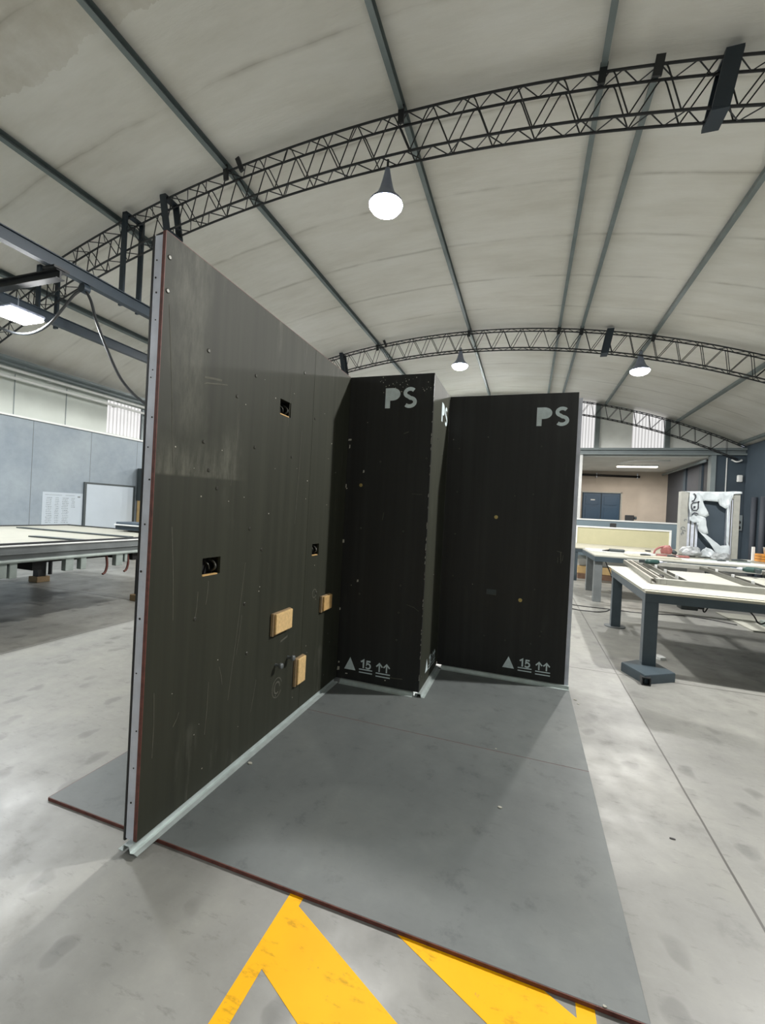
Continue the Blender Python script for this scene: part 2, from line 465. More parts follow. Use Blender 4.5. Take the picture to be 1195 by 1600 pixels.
# left wall: grey lower part, pale upper panels, translucent window, ledge and eaves trim
struct('wall_left', MB().box(XL-.25, XL, YB-.2, YG+.2, 0, 2.92), M['greywall'], org=(0, 0, 0))
mb = MB(); W0, W1 = 6.28, 7.24
mb.holed(YB-.2, YG+.2, 2.92, 4.0, [(W0, W1, 2.97, 3.76)], lambda u, v, w: V(XL-.06-w, u, v), .12)
struct('wall_left_upper', mb, M['clad'], org=(0, 0, 0))
mb = MB()
for y in (-3.7, -2.7, -1.7, -.7, .3, 1.3, 2.3, 3.3, 4.31, 5.31, 8.3, 9.3, 10.3, 11.3): mb.box(XL-.062, XL-.052, y-.007, y+.007, 2.94, 3.75)
struct('trim_3', mb, M['greybeam'])
mb = MB()
for k in range(17):
    y = W0 + (W1-W0)*(k+.5)/17
    mb.box(XL-.10, XL-.085 + .012*(k % 2), y-.0285, y+.0285, 2.97, 3.76)
win = struct('window_1', mb, M['daylight'])
MB().box(XL-.12, XL-.02, W1, W1+.09, 2.94, 3.76).build('window_frame', M['greybeam'], win)
struct('trim_1', MB().box(XL-.06, XL+.05, YB, YG, 2.90, 2.935), M['white'])
mb = MB(); mb.box(XL-.06, XL+.26, YB, YG, 3.93, 3.98); mb.box(XL-.06, XL+.10, YB, YG, 3.87, 3.93)
struct('trim_2', mb, M['greybeam'])
for z, x, nm in ((3.79, XL+.09, 'white cable conduit, upper of two along the left wall top'), (3.63, XL+.09, 'white cable conduit, lower of two along the left wall top')):
    t = thing('cable_conduit', nm, 'conduit', (x, 5, z))
    MB().tube([(x, -2, z), (x, 14, z)], .030, 8).build('pipe', M['white'], t, True)
    for y in (1.2, 3.2, 4.9, 6.4, 7.9):
        MB().box(XL-.05, x+.01, y-.02, y+.02, z-.03, z+.0).build('pipe_clip', M['white'], t)

# right wall, wall behind, gable wall and the annex beyond it
struct('wall_right', MB().box(XRT, XRT+.25, YB-.2, YG+.2, 0, 4.1), M['darkwall'], org=(0, 0, 0))
struct('wall_back', MB().box(XL-.2, XRT+.2, YB-.25, YB, 0, 6.2), M['clad'], org=(0, 0, 0))
AX0, AX1, YAX = 3.0, 7.2, 20.5
ZBM = 3.80
mb = MB(); mb.box(XL-.2, AX0, YG, YG+.2, 0, ZBM); mb.box(AX1, XRT+.2, YG, YG+.2, 0, ZBM)
struct('wall_far', mb, M['darkwall'], org=(0, 0, 0))
# gable infill above the beam: pale panels, dark posts, translucent windows
WINS = [(2.35, 3.56, 4.08, 5.62), (4.74, 5.72, 4.08, 5.28)]
mb = MB()
def gpanel(x0, x1):
    xs = [x0 + (x1-x0)*k/8 for k in range(9)]
    poly = [(x0, 4.03)] + [(x1, 4.03)] + [(x, max(4.06, arc_z(x, RA+.15))) for x in xs[::-1]]
    mb.prism(poly, lambda u, v, w: V(u, YG+.06+w, v), .1)
gpanel(XL+.3, 2.35); gpanel(3.56, 4.74); gpanel(5.72, XRT-.1)
struct('wall_far_upper', mb, M['gable'], org=(0, 0, 0))
for i, (x0, x1, z0, z1) in enumerate(WINS):
    mb = MB(); k = 18
    for j in range(k):
        xa, xb = x0+(x1-x0)*j/k, x0+(x1-x0)*(j+1)/k
        mb.box(xa, xb, YG+.08, YG+.095+.012*(j % 2), z0-.05, arc_z((xa+xb)/2, RA+.12))
    w = struct('window_%d' % (i+2), mb, M['daylight'])
mb = MB()
for x in (3.62, 5.78): mb.box(x-.075, x+.075, YG-.08, YG+.07, 4.03, arc_z(x)+.05)
mb.box(2.27, 2.35, YG-.08, YG+.07, 4.03, arc_z(2.3)+.05)
struct('trim_4', mb, M['purlin'])
mb = MB(); mb.box(XL, XRT, YG-.12, YG+.25, ZBM+.16, ZBM+.23); mb.box(XL, XRT, YG-.02, YG+.2, ZBM+.05, ZBM+.16); mb.box(XL, XRT, YG-.12, YG+.25, ZBM, ZBM+.05)
struct('trim_5', mb, M['greybeam'])
# annex
struct('wall_annex_far', MB().box(AX0-.6, AX1+.2, YAX, YAX+.2, 0, 3.82), M['warm'], org=(0, 0, 0))
mb = MB(); mb.box(AX1, AX1+.2, YG+.2, YAX, 0, 3.82)
struct('wall_annex_right', mb, M['darkwall2'], org=(0, 0, 0))
mb = MB()
for y in (16.6, 18.2): mb.box(AX1-.06, AX1, y-.12, y+.12, 0, 3.75)
struct('trim_7', mb, M['darkwall'])
struct('wall_annex_left', MB().box(AX0-.6, AX0-.4, YG+.2, YAX, 0, 3.82), M['white'], org=(0, 0, 0))
struct('ceiling_annex', MB().box(AX0-.6, AX1+.2, YG+.2, YAX+.2, 3.76, 3.9), M['gable'], org=(0, 0, 0))
struct('trim_6', MB().box(AX0, AX0+.20, YG-.04, YG+.2, 0, ZBM), M['white'])
struct('trim_8', MB().box(AX1-.14, AX1, YG-.06, YG+.2, 0, ZBM), M['greybeam'])
# navy double door in the annex
d = struct('door_1', MB().box(3.80, 5.38, YAX-.04, YAX, 0, 2.76), M['darkwall'])
for x0, x1 in ((3.84, 4.57), (4.61, 5.34)):
    lf = MB().box(x0, x1, YAX-.07, YAX-.04, .02, 2.72, .004).build('door_leaf', M['navy'], d)
    for z0, z1 in ((.15, 1.0), (1.1, 2.1), (2.2, 2.6)):
        MB().box(x0+.1, x1-.1, YAX-.085, YAX-.07, z0, z1, .006).build('door_panel', M['navy'], lf)
MB().box(4.15, 4.33, YAX-.09, YAX-.084, 2.40, 2.45).build('door_plate', M['white'], d)
mb = MB(); mb.box(5.38, 5.44, YAX-.06, YAX, 0, 2.80); mb.box(3.76, 5.44, YAX-.06, YAX, 2.76, 2.80)
mb.build('door_frame', M['whitemetal'], d)
t = thing('wall_conduit', 'dark conduit running along the top of the warm annex wall', 'conduit', (4.6, YAX-.06, 3.55))
MB().tube([(2.6, YAX-.06, 3.6), (6.1, YAX-.06, 3.52)], .05, 8).build('pipe', M['rubber'], t, True)
for x in (4.35, 6.0): MB().box(x-.02, x+.02, YAX-.1, YAX, 3.45, 3.66).build('pipe_clip', M['steel'], t)
tag(MB().tube([(6.95, 20.3, 3.62), (7.02, 17.2, 3.66), (7.02, 15.8, 3.66)], .05, 8).build('wall_pipe', M['greybeam'], None, True),
    'pale grey pipe sloping along the dark side wall of the annex', 'pipe')
# bright tube light in the annex
t = thing('tube_light', 'long bright tube light on the annex ceiling beyond the steel beam', 'ceiling light', (5.45, 18, 3.70))
MB().box(4.72, 6.18, 17.9, 18.1, 3.70, 3.76).build('housing', M['white'], t)
MB().box(4.74, 6.16, 17.92, 18.08, 3.66, 3.70, .015).build('diffuser', M['tubeglow'], t)
tag(MB().tube([(6.1, 16.2, 3.70), (5.0, 16.2, 3.70), (4.55, 16.5, 3.62)], .022, 8).build('ceiling_cable_tray', M['white'], None, True),
    'thin white angled pipe under the steel beam, before the tube light', 'pipe')

# ------------------------------------------------------------------ trusses
TD, TW = .45, .16
def make_truss(y, x0, x1, label, nper=None):
    t = thing('roof_truss', label, 'truss', (0, y, 0), 'arched lattice trusses')
    def P(x, dz, dy): # follow the arc radially
        a = math.asin((x-XA)/RA); r = RA - dz
        return V(XA + r*sin(a), y+dy, ZA + r*cos(a))
    xs = [x0 + (x1-x0)*i/80 for i in range(81)]
    for dz in (0, TD):
        for dy in (0, TW):
            MB().tube([P(x, dz, dy) for x in xs], .0145, 6).build('chord', M['truss'], t, True)
    # web lacing on the two faces
    per = .45; k = int((x1-x0)/per)
    for dy, off in ((0, 0), (TW, .12)):
        mb = MB()
        for i in range(k):
            xa = x0 + per*(i+off*.5); 
            if xa+per > x1: break
            pts = [P(xa, TD, dy), P(xa+per*.40, .05, dy), P(xa+per*.45, .012, dy), P(xa+per*.5, 0, dy), P(xa+per*.55, .012, dy), P(xa+per*.60, .05, dy), P(xa+per, TD, dy)]
            mb.tube(pts, .0075, 5)
        mb.build('web_lacing', M['truss'], t)
    per = .31; k = int((x1-x0)/per)
    for dz in (0, TD):
        mb = MB()
        for i in range(k):
            xa = x0 + per*i
            mb.tube([P(xa, dz, 0), P(xa+per/2, dz, TW), P(xa+per, dz, 0)], .007, 5)
        mb.build('cross_lacing', M['truss'], t)
    return t, P

def hoop(t, P, x, wid, y, z_ext=0, name='clamp_plate'):
    # steel hoop of flat plates around the truss
    mb = MB()
    p0, p1 = P(x, -.03, 0), P(x, TD+.03+z_ext, 0)
    for dy in (-.035, TW+.035):
        mb.bar((p0.x, y+dy, p0.z), (p1.x, y+dy, p1.z), wid, .022, (0, 1, 0))
    mb.box(p0.x-wid/2, p0.x+wid/2, y-.045, y+TW+.045, p0.z-.01, p0.z+.02)
    mb.box(p1.x-wid/2, p1.x+wid/2, y-.045, y+TW+.045, p1.z-.02, p1.z+.01)
    return mb.build(name, M['beam'], t)

T = {}
for y, lab in ((-2.713, 'arched black lattice truss behind the camera side of the mock-up'),
               (3.287, 'nearest arched black lattice truss above the dark mock-up walls'),
               (9.267, 'second arched lattice truss, seen smaller beyond the mock-up walls'),
               (15.22, 'farthest arched lattice truss in front of the gable windows')):
    t, P = make_truss(y, XL+.1, XRT-.1, lab)
    T[y] = t
    if y < 15:
        for x, w in ((-3.58, .10), (2.96, .14)): hoop(t, P, x, w, y)
    cl = [(-2.55, .07), (-.16, .07), (1.9, .07), (2.38, .08), (3.82, .07)] if y < 10 else []
    for x, w in cl:
        p = P(x, -.06, 0)
        q = P(x, .14, 0)
        MB().bar((p.x, y-.03, p.z), (q.x, y-.03, q.z), w, .02, (0, 1, 0)).build('purlin_cleat', M['truss'], t)
    if 0 < y < 10:
        p = P(-2.36, -.09, 0); q = P(-2.30, .10, 0)
        MB().bar((p.x, y-.03, p.z), (q.x, y-.03, q.z), .06, .03, (0, 1, 0)).build('purlin_cleat', M['truss'], t)

# ------------------------------------------------------------------ purlins
def purlin(x, y0, y1, label):
    a = math.asin((x-XA)/RA)
    e = V(cos(a), 0, -sin(a)); nrm = V(sin(a), 0, cos(a)); c0 = V(XA, 0, ZA) + nrm*RA
    h, w, t = .115, .06, .006
    prof = [(-w/2, .012), (w/2, .012), (w/2, .012+t), (-w/2+t, .012+t), (-w/2+t, h-t), (w/2, h-t), (w/2, h), (-w/2, h)]
    mb = MB()
    mb.prism(prof, lambda u, v, wv: V(0, y0+wv, 0) + c0 + e*u + nrm*v, y1-y0)
    tag(mb.build('roof_purlin', M['purlin']), label, 'purlin', 'roof purlins')
YE0, YE1 = YB+.05, YG-.1
purlin(-6.5, YE0, YE1, 'slate grey roof purlin beside the left crane rails, first from the left wall')
purlin(-4.45, YE0, YE1, 'slate grey roof purlin just above the left crane hanger')
purlin(-2.55, YE0, YE1, 'slate grey roof purlin crossing above the tall left mock-up wall')
purlin(-.16, YE0, YE1, 'slate grey roof purlin along the ridge, passing just right of the near pendant lamp')
purlin(1.9, YE0, YE1, 'slate grey roof purlin right of the ridge, left of a close pair')
purlin(2.38, 3.4, YE1, 'slate grey roof purlin, right of a close pair, starting at the nearest truss')
purlin(3.82, YE0, YE1, 'slate grey roof purlin above the rightmost pendant lamp')
purlin(6.0, YE0, YE1, 'slate grey roof purlin toward the dark right wall')
purlin(7.75, YE0, YE1, 'slate grey roof purlin at the right eaves')

# ------------------------------------------------------------------ crane runway
def ibeam_y(x, z0, z1, y0, y1, w=.09):
    mb = MB(); mb.box(x-w/2, x+w/2, y0, y1, z0, z0+.012); mb.box(x-w/2, x+w/2, y0, y1, z1-.012, z1); mb.box(x-.02, x+.02, y0, y1, z0+.012, z1-.012)
    return mb
t = thing('runway_beam', 'slate blue crane runway beam behind the top of the tall mock-up wall', 'beam', (-4.1, 4, 4.12))
ibeam_y(-4.1, 4.12, 4.275, -4, 9.2).build('girder', M['beam'], t)
t2 = thing('runway_beam', 'slate blue crane runway beam, the farther of two, below the bright lamp', 'beam', (-5.85, 4, 4.10))
ibeam_y(-5.85, 4.10, 4.255, -4, 9.2).build('girder', M['beam'], t2)
for (bx, zl, lab) in ((-4.24, 4.16, 'dark steel hanger frame hanging from the truss onto the near runway beam'),
                      (-5.99, 4.10, 'dark steel hanger frame carrying the far runway beam, left of the near one')):
    y = 3.287; h = thing('beam_hanger', lab, 'hanger', (bx, y, zl), 'crane beam hangers')
    for dx in (0,):
        for dy in (-.06, TW+.06):
            zt = arc_z(bx+dx)+.03
            MB().box(bx+dx-.04, bx+dx+.04, y+dy-.015, y+dy+.015, zl, zt).build('hanger_bar', M['beam'], h)
    mb = MB(); mb.bar((bx, y-.075, arc_z(bx)+.03), (bx, y+TW+.075, arc_z(bx)+.03), .08, .03)
    mb.build('hanger_head', M['beam'], h)
mb = MB(); mb.box(-8.0, -4.02, 2.20, 2.30, 4.085, 4.097); mb.box(-8.0, -4.02, 2.24, 2.26, 4.0, 4.085); mb.box(-8.0, -4.02, 2.20, 2.30, 3.99, 4.0)
t = thing('crane_girder', 'dark cross girder slung under the runway beams at far left', 'beam', (-5, 2.25, 3.99))
mb.build('girder', M['truss'], t)
MB().box(-4.2, -4.0, 2.16, 2.34, 4.095, 4.12).build('end_carriage', M['truss'], t)
# festoon hose hanging from the runway beam
h = thing('festoon_hose', 'black hose looping from a trolley under the near runway beam', 'hose', (-4.1, 2.6, 4.0))
def smooth_path(pts, k=6):
    pts = [Vector(p) for p in pts]; out = []
    for i in range(len(pts)-1):
        p0, p1, p2, p3 = pts[max(i-1, 0)], pts[i], pts[i+1], pts[min(i+2, len(pts)-1)]
        for j in range(k):
            s = j/k
            out.append(.5*((2*p1) + (p2-p0)*s + (2*p0-5*p1+4*p2-p3)*s*s + (3*p1-p0-3*p2+p3)*s**3))
    return out + [pts[-1]]
yh = 2.6
MB().tube(smooth_path([(-6.1, 2.6, 3.84), (-5.722, yh, 3.709), (-5.379, yh, 3.60), (-5.053, yh, 3.575), (-4.746, yh, 3.656), (-4.459, yh, 3.864), (-4.293, yh, 4.0), (-4.14, yh, 4.06)]), .017, 8).build('hose_loop', M['hose'], h, True)
MB().tube(smooth_path([(-4.10, yh, 4.06), (-3.977, yh, 3.895), (-3.87, yh, 3.64), (-3.683, yh, 3.302), (-3.444, yh, 2.928), (-3.22, yh, 2.706), (-2.977, yh, 2.542), (-2.6, yh, 2.3), (-2.2, yh, 2.15)]), .017, 8).build('hose_drop', M['hose'], h, True)
MB().lathe([(0, -.04), (.06, -.04), (.06, .04), (0, .04)], (-4.1, yh, 4.06), 16, 'Y').build('trolley', M['beam'], h)

# ------------------------------------------------------------------ pendant lamps
LAMP_W = 720
def light(name, kind, loc, power, col=(1, .98, .95), **kw):
    l = bpy.data.lights.new(name, kind); l.energy = power; l.color = col
    for k, v in kw.items(): setattr(l, k, v)
    o = bpy.data.objects.new(name, l); o.location = loc; C.objects.link(o); return o
def pendant(x, y, zc, label, power=LAMP_W, ztop=None):
    ztop = ztop or arc_z(x)-TD
    t = thing('pendant_lamp', label, 'pendant lamp', (x, y, zc-.13), 'bell shaped pendant lamps')
    MB().lathe([(.198, .012), (.190, .045), (.150, .085), (.105, .14), (.078, .21), (.055, .30), (.034, .40), (.028, .44), (0, .44)], (x, y, zc), 32).build('shade', M['lampgrey'], t, True)
    b = MB().lathe([(0, -.085), (.06, -.082), (.12, -.068), (.165, -.042), (.192, -.005), (.193, .008), (.15, .011), (0, .012)], (x, y, zc), 32).build('diffuser', M['lampglow'], t, True)
    MB().tube([(x, y, zc+.43), (x, y, max(ztop, zc+.46))], .014, 8).build('hanger_rod', M['truss'], t)
    l = light('lamp_bulb', 'SPOT', (0, 0, -.06), power, shadow_soft_size=.09, spot_size=radians(176), spot_blend=.12)
    l.parent = t
    return t
pendant(-.33, 3.367, 4.97, 'glowing bell pendant lamp on the nearest truss above the mock-up', LAMP_W*.62, ztop=5.51)
pendant(4.38, 3.367, 4.80, 'glowing bell pendant lamp on the nearest truss, out to the right', LAMP_W*1.6)
pendant(-.36, 9.34, 5.12, 'small glowing bell pendant lamp on the second truss, above the column top', LAMP_W)
pendant(3.60, 9.34, 4.77, 'glowing bell pendant lamp on the second truss, right of the back panel', LAMP_W*.6)
pendant(-.36, 15.3, 5.0, 'added bell pendant fill lamp on the farthest truss near the ridge, unseen behind the mock-up', LAMP_W*1.1)  # unseen lamp added to brighten the gable end and far ceiling
pendant(-4.5, 15.1, 4.7, 'added bell pendant fill lamp on the farthest truss at the left, unseen behind the mock-up', LAMP_W*.6)  # extra fill for the far bay, added out of sight
pendant(-4.5, 9.34, 4.75, 'added bell pendant fill lamp on the second truss, unseen behind the tall left wall', LAMP_W*.3)  # added fill for the second bay, kept hidden by the wall
pendant(3.2, -2.63, 4.8, 'added bell pendant fill lamp, unseen behind the viewer on the right', LAMP_W*.12)  # weak out-of-view lamp, added as fill from the camera side
# flat flood lamps along the left side
def flood(y, lab, power):
    t = thing('flood_lamp', lab, 'flood lamp', (-5.05, y, 3.72), 'flat flood lamps on the left')
    MB().box(-5.26, -4.84, y-.21, y+.21, 3.745, 3.79, .02).build('housing', M['lampgrey'], t)
    MB().box(-5.25, -4.85, y-.20, y+.20, 3.70, 3.744, .02).build('diffuser', M['lampglow'], t)
    MB().tube([(-5.05, y, 3.79), (-5.05, y, 4.0 if y > 0 else arc_z(-5.05)-.3)], .006, 6).build('suspension_wire', M['steel'], t)
    l = light('flood_light', 'AREA', (0, 0, -.03), power, col=(.93, .97, 1), shape='RECTANGLE', size=.38, size_y=.38); l.parent = t
flood(2.42, 'bright flat flood lamp hanging at far left below the crane girder', 165)
flood(-2.4, 'flat flood lamp behind the viewer at far left', 120)
l = light('annex_tube_light', 'AREA', (5.45, 18, 3.64), 100, (1, .9, .78), shape='RECTANGLE', size=1.4, size_y=.14)

# ------------------------------------------------------------------ mock-up: floor boards
for (y0, y1, lab) in ((.075, 1.335, 'grey plywood floor board in front, its red-brown edge facing the yellow marking'),
                      (1.338, 2.60, 'grey plywood floor board at the rear, under the column and back panel')):
    t = thing('floor_board', lab, 'floor board', (.6, (y0+y1)/2, 0), 'floor boards under the mock-up')
    MB().box(-.615, 1.806, y0, y1, 0, .0148, .0015).build('sheet', M['board'], t)
    mb = MB(); mb.box(-.6155, 1.8065, y0-.0025, y0+.001, .0008, .0140); mb.box(-.6175, -.614, y0, y1, .0008, .0140)
    mb.build('painted_edge', M['edge'], t)

# yellow hatched floor marking
mb = MB(); Z0 = XY(.0004); th = .0006
mb.prism([(.659, .30), (.659, -1.6), (.712, -1.6), (.712, .30)], Z0, th)
mb.prism([(1.612, .30), (1.612, -1.6), (1.664, -1.6), (1.664, .30)], Z0, th)
sl = -.482
for k in range(-4, 2):
    yb = -.182 + .425*k; yt = yb + .222
    # band clipped to the lane and to y < .3
    def Y(x, y0): return y0 + sl*(x-.712)
    poly = [(.712, yb), (1.612, Y(1.612, yb)), (1.612, Y(1.612, yt)), (.712, yt)]
    out = []
    for i in range(4):
        a, b = poly[i], poly[(i+1) % 4]
        if a[1] <= .3: out.append(a)
        if (a[1] <= .3) != (b[1] <= .3):
            s = (.3-a[1])/(b[1]-a[1]); out.append((a[0]+(b[0]-a[0])*s, .3))
    if len(out) > 2: mb.prism(out, Z0, th)
tag(mb.build('floor_marking', M['yellow'], org=(0, 0, 0)), 'yellow hatched lane marking painted on the concrete floor', 'floor marking')

# ------------------------------------------------------------------ mock-up: wall panels
FL = lambda u, v, w: V(w, u, v)            # left wall face, X = 0 (w out of the face toward +X)
FC = lambda u, v, w: V(u, YC-w, v)         # column face
FS = lambda u, v, w: V(XC+w, u, v)         # column side
FR = lambda u, v, w: V(u, YR-w, v)         # back panel face

def arcpts(cx, cy, r, a0, a1, n=14, ry=None):
    ry = ry or r
    return [(cx+r*cos(radians(a0+(a1-a0)*i/n)), cy+ry*sin(radians(a0+(a1-a0)*i/n))) for i in range(n+1)]

def lettering(parent, F, tx, tz, sx, sz, h_ps, label=True, fw=1.0):
    """PS stencil with its top-left at (tx, tz); triangle / 15 / arrows with lower-left at (sx, sz)."""
    mp = lambda u, v, w: F(u, v, .0006+w)
    mb = MB(); w = .045*fw; H = .158
    # P: stem and filled bowl
    mb.prism([(tx, tz-H), (tx+w*.9, tz-H), (tx+w*.9, tz), (tx, tz)], mp, .0006)
    bowl = [(tx+w*.9, tz)] + [(tx+.060*fw + .062*fw*cos(a), tz-.049+.049*sin(a)) for a in [pi/2 - pi*i/12 for i in range(13)]] + [(tx+w*.9, tz-.098)]
    mb.prism(bowl, mp, .0006)
    # S
    cx = tx+.200*fw; r1 = .0385*fw
    top = arcpts(cx, tz-.042, r1, 35, 250, 12, .030)
    bot = arcpts(cx, tz-H+.044, r1*1.1, 85, -140, 12, .032)
    mb.stroke(top + bot, .029, mp)
    mb.build('stencil_letters', M['paint_grey'], parent)
    mb = MB()
    mb.prism([(sx, sz), (sx+.098*fw, sz), (sx+.049*fw, sz+.100)], mp, .0006)
    x = sx+.128*fw; u = .112*fw
    # numeral 1 and 5
    mb.stroke([(x+.014*fw, sz+.077), (x+.036*fw, sz+.092), (x+.036*fw, sz+.030)], .0125*fw, mp)
    five = [(x+.094*fw, sz+.088), (x+.066*fw, sz+.088), (x+.063*fw, sz+.062)] + arcpts(x+.074*fw, sz+.050, .020*fw, 110, -150, 12, .019)
    mb.stroke(five, .0125*fw, mp)
    for dz in (.018, -.006): mb.stroke([(x, sz+dz), (x+u, sz+dz)], .0085, mp)
    x2 = x+u+.03*fw
    for k in (.028, .088):
        c = x2+k*fw
        mb.stroke([(c, sz+.022), (c, sz+.080)], .011*fw, mp)
        mb.stroke([(c-.025*fw, sz+.060), (c, sz+.086), (c+.025*fw, sz+.060)], .011*fw, mp)
    for dz in (.010, -.014): mb.stroke([(x2, sz+dz), (x2+.118*fw, sz+dz)], .0085, mp)
    mb.build('handling_marks', M['paint_grey'], parent)

def screw(parent, p, F, r=.011, m='screw', ring=False):
    c = Vector(F(p[0], p[1], 0))
    nrm = (Vector(F(p[0], p[1], 1)) - c)
    ax = 'X' if abs(nrm.x) > .5 else 'Y'; sg = nrm.x if ax == 'X' else nrm.y
    prof = [(0, .001*sg), (r*.45, .001*sg), (r*.5, .004*sg), (r, .003*sg), (r, 0)] if ring else [(0, .004*sg), (r*.7, .004*sg), (r, .0015*sg), (r, 0)]
    return MB().lathe(prof, c, 14, ax).build('brass_insert' if ring else 'screw_head', M[m], parent)

def scuffs(parent, F, strokes, m='scuff', name='scuff_marks'):
    mb = MB(); mp = lambda u, v, w: F(u, v, .0004+w)
    for pts, w in strokes: mb.stroke(pts, w, mp, .0004)
    return tag(mb.build(name, M[m], parent), kind='stuff')

# --- tall left wall
LW = thing('wall_panel', 'tall dark olive plywood mock-up wall on the left, with sockets cut in', 'wall panel', (-.03, .9, ZB))
holes = [(.866, .986, 1.955, 2.045), (.290, .412, 1.068, 1.150)]
holes2 = [(1.352, 1.455, 1.075, 1.155)]
inner = lambda u, v, w: V(-.015+w, u, v)
s1 = MB().holed(0, 1.268, ZB, ZT, holes, inner, .015).build('sheet', M['olive_front'], LW)
s2 = MB().holed(1.271, YR+.012, ZB, ZT, holes2, inner, .015).build('sheet', M['olive'], LW)
mb = MB(); mb.box(-.0152, .0002, -.0025, .001, ZB+.004, ZT-.002); mb.box(-.0152, .0002, .0, 1.87, ZT-.001, ZT+.0015)
mb.build('painted_edge', M['edge'], LW)
mb = MB(); mb.box(-.060, -.0155, .002, .0035, ZB, ZT-.012); mb.box(-.060, -.0585, .002, .042, ZB, ZT-.012); mb.box(-.017, -.0155, .002, .042, ZB, ZT-.012)
st = mb.build('end_stud', M['steel'], LW)
mb = MB()
for z in (2.37, 2.30, 2.24, 2.13, 1.93, 1.90, 1.74, 1.62, 1.49, 1.31, 1.12, .93, .71, .48, .33, .19):
    mb.lathe([(0, -.0022), (random.uniform(.0025, .005), -.0022), (.0025, .003), (0, .003)], (-.038+random.uniform(-.010, .012), .0026, z), 10, 'Y')
tag(mb.build('stud_holes', M['dark'], st), kind='stuff')
MB().box(-.070, -.0605, .001, YR+.012, ZB-.01, ZT-.006).build('backing_sheet', M['black'], LW)
mb = MB()
for y in (.61, 1.255, 1.85, 2.5): mb.box(-.060, -.0158, y, y+.04, ZB, ZT-.012)
mb.build('stud', M['steel'], LW)
# recessed boxes in the cut-outs
for (u0, u1, v0, v1) in holes + holes2:
    mb = MB(); e = .004
    mb.box(-.056, -.054, u0-e, u1+e, v0-e, v1+e)
    mb.box(-.056, -.0156, u0-e, u0-e/2, v0-e, v1+e); mb.box(-.056, -.0156, u1+e/2, u1+e, v0-e, v1+e)
    mb.box(-.056, -.0156, u0-e, u1+e, v0-e, v0-e/2); mb.box(-.056, -.0156, u0-e, u1+e, v1+e/2, v1+e)
    b = mb.build('socket_box', M['dark'], LW)
    mb = MB(); cu, cv = (u0+u1)/2, (v0+v1)/2
    mb.tube(smooth_path([(-.05, u1-.03, cv+.03), (-.02, u1-.022, cv+.012), (-.008, u1-.026, cv-.012), (-.03, u1-.03, cv-.03)], 4), .006, 6)
    mb.tube(smooth_path([(-.05, cu, cv+.02), (-.03, cu+.01, cv+.005), (-.03, cu+.02, cv-.02)], 4), .004, 6)
    mb.build('wire_ends', M['screw'], b, True)
    MB().box(-.014, .002, u0+.002, u1-.02, v0-.002, v0+.004).build('box_lip', M['ply'], b)
# pale cover blocks over the sockets
for (u0, u1, v0, v1, col) in ((.89, 1.075, .645, .765, 'foam'), (1.185, 1.285, .235, .405, 'foam'), (1.52, 1.655, .655, .760, 'ply')):
    c = MB().box(.0, .020, u0-.012, u1+.004, v0-.012, v1+.004, .004).build('cover_base', M['foamdark'], LW)
    MB().box(.0195, .034, u0, u1, v0, v1, .004).build('cover_block', M[col], c)
for (u, v) in ((.955, .440), (1.095, .445)):
    c = Vector((0, u, v))
    MB().lathe([(0, .05), (.014, .05), (.017, .046), (.017, .032), (.009, .030), (.009, 0)], c, 14, 'X').build('pipe_stub', M['tside'], LW, True)
for u, v in ((.262, 2.10), (.259, 1.685), (.475, 1.95), (.632, 1.28), (.62, .878), (.259, .877), (.020, 2.385), (.018, 2.25), (.62, 2.10), (1.13, 2.28), (1.30, 2.02), (1.45, .80), (.75, 1.16), (.66, .60), (1.02, 1.72), (.64, 1.72), (.36, 1.48), (.30, 1.56)):
    screw(LW, (u, v), FL, .0095)
sc = [([(.245, 1.945), (.262, 1.954), (.30, 1.962), (.34, 1.972), (.40, 1.985)], .006), ([(.245, 1.975), (.30, 1.985), (.36, 1.995)], .010)]
for (a, b) in (((.10, 1.30), (.13, .90)), ((.335, 1.04), (.325, .93)), ((.27, 1.0), (.258, .87)), ((.61, 1.10), (.52, .40)), ((.60, .82), (.57, .62)), ((.44, .60), (.47, .50)), ((.03, 2.2), (.09, 1.55)),
               ((1.13, 1.9), (1.10, 1.3)), ((.98, 2.2), (.96, 1.9)), ((.50, 1.9), (.46, 1.5)), ((.72, .25), (.76, .42)), ((.36, .30), (.37, .55)), ((.05, .62), (.055, .35)), ((.16, .43), (.19, .48))):
    sc.append(([a, ((a[0]+b[0])/2+.004, (a[1]+b[1])/2), b], .0028))
scuffs(LW, FL, sc)
scuffs(LW, FL, [(arcpts(.985, .29, .030, 0, 300, 14, .035), .010), (arcpts(.985, .29, .052, 20, 330, 18, .06), .006), (arcpts(1.42, .80, .03, 0, 330, 12), .006), ([(1.0, .570), (1.08, .585)], .012)], 'scuff', 'ring_smudges')
mb = MB()
for _ in range(34):
    u, v = random.uniform(.03, 1.75), random.uniform(.1, 2.4); r = random.uniform(.0015, .004)
    mb.lathe([(0, .0016), (r, .0012), (r, 0)], (0, u, v), 6, 'X')
tag(mb.build('plaster_specks', M['plaster'], LW), kind='stuff')

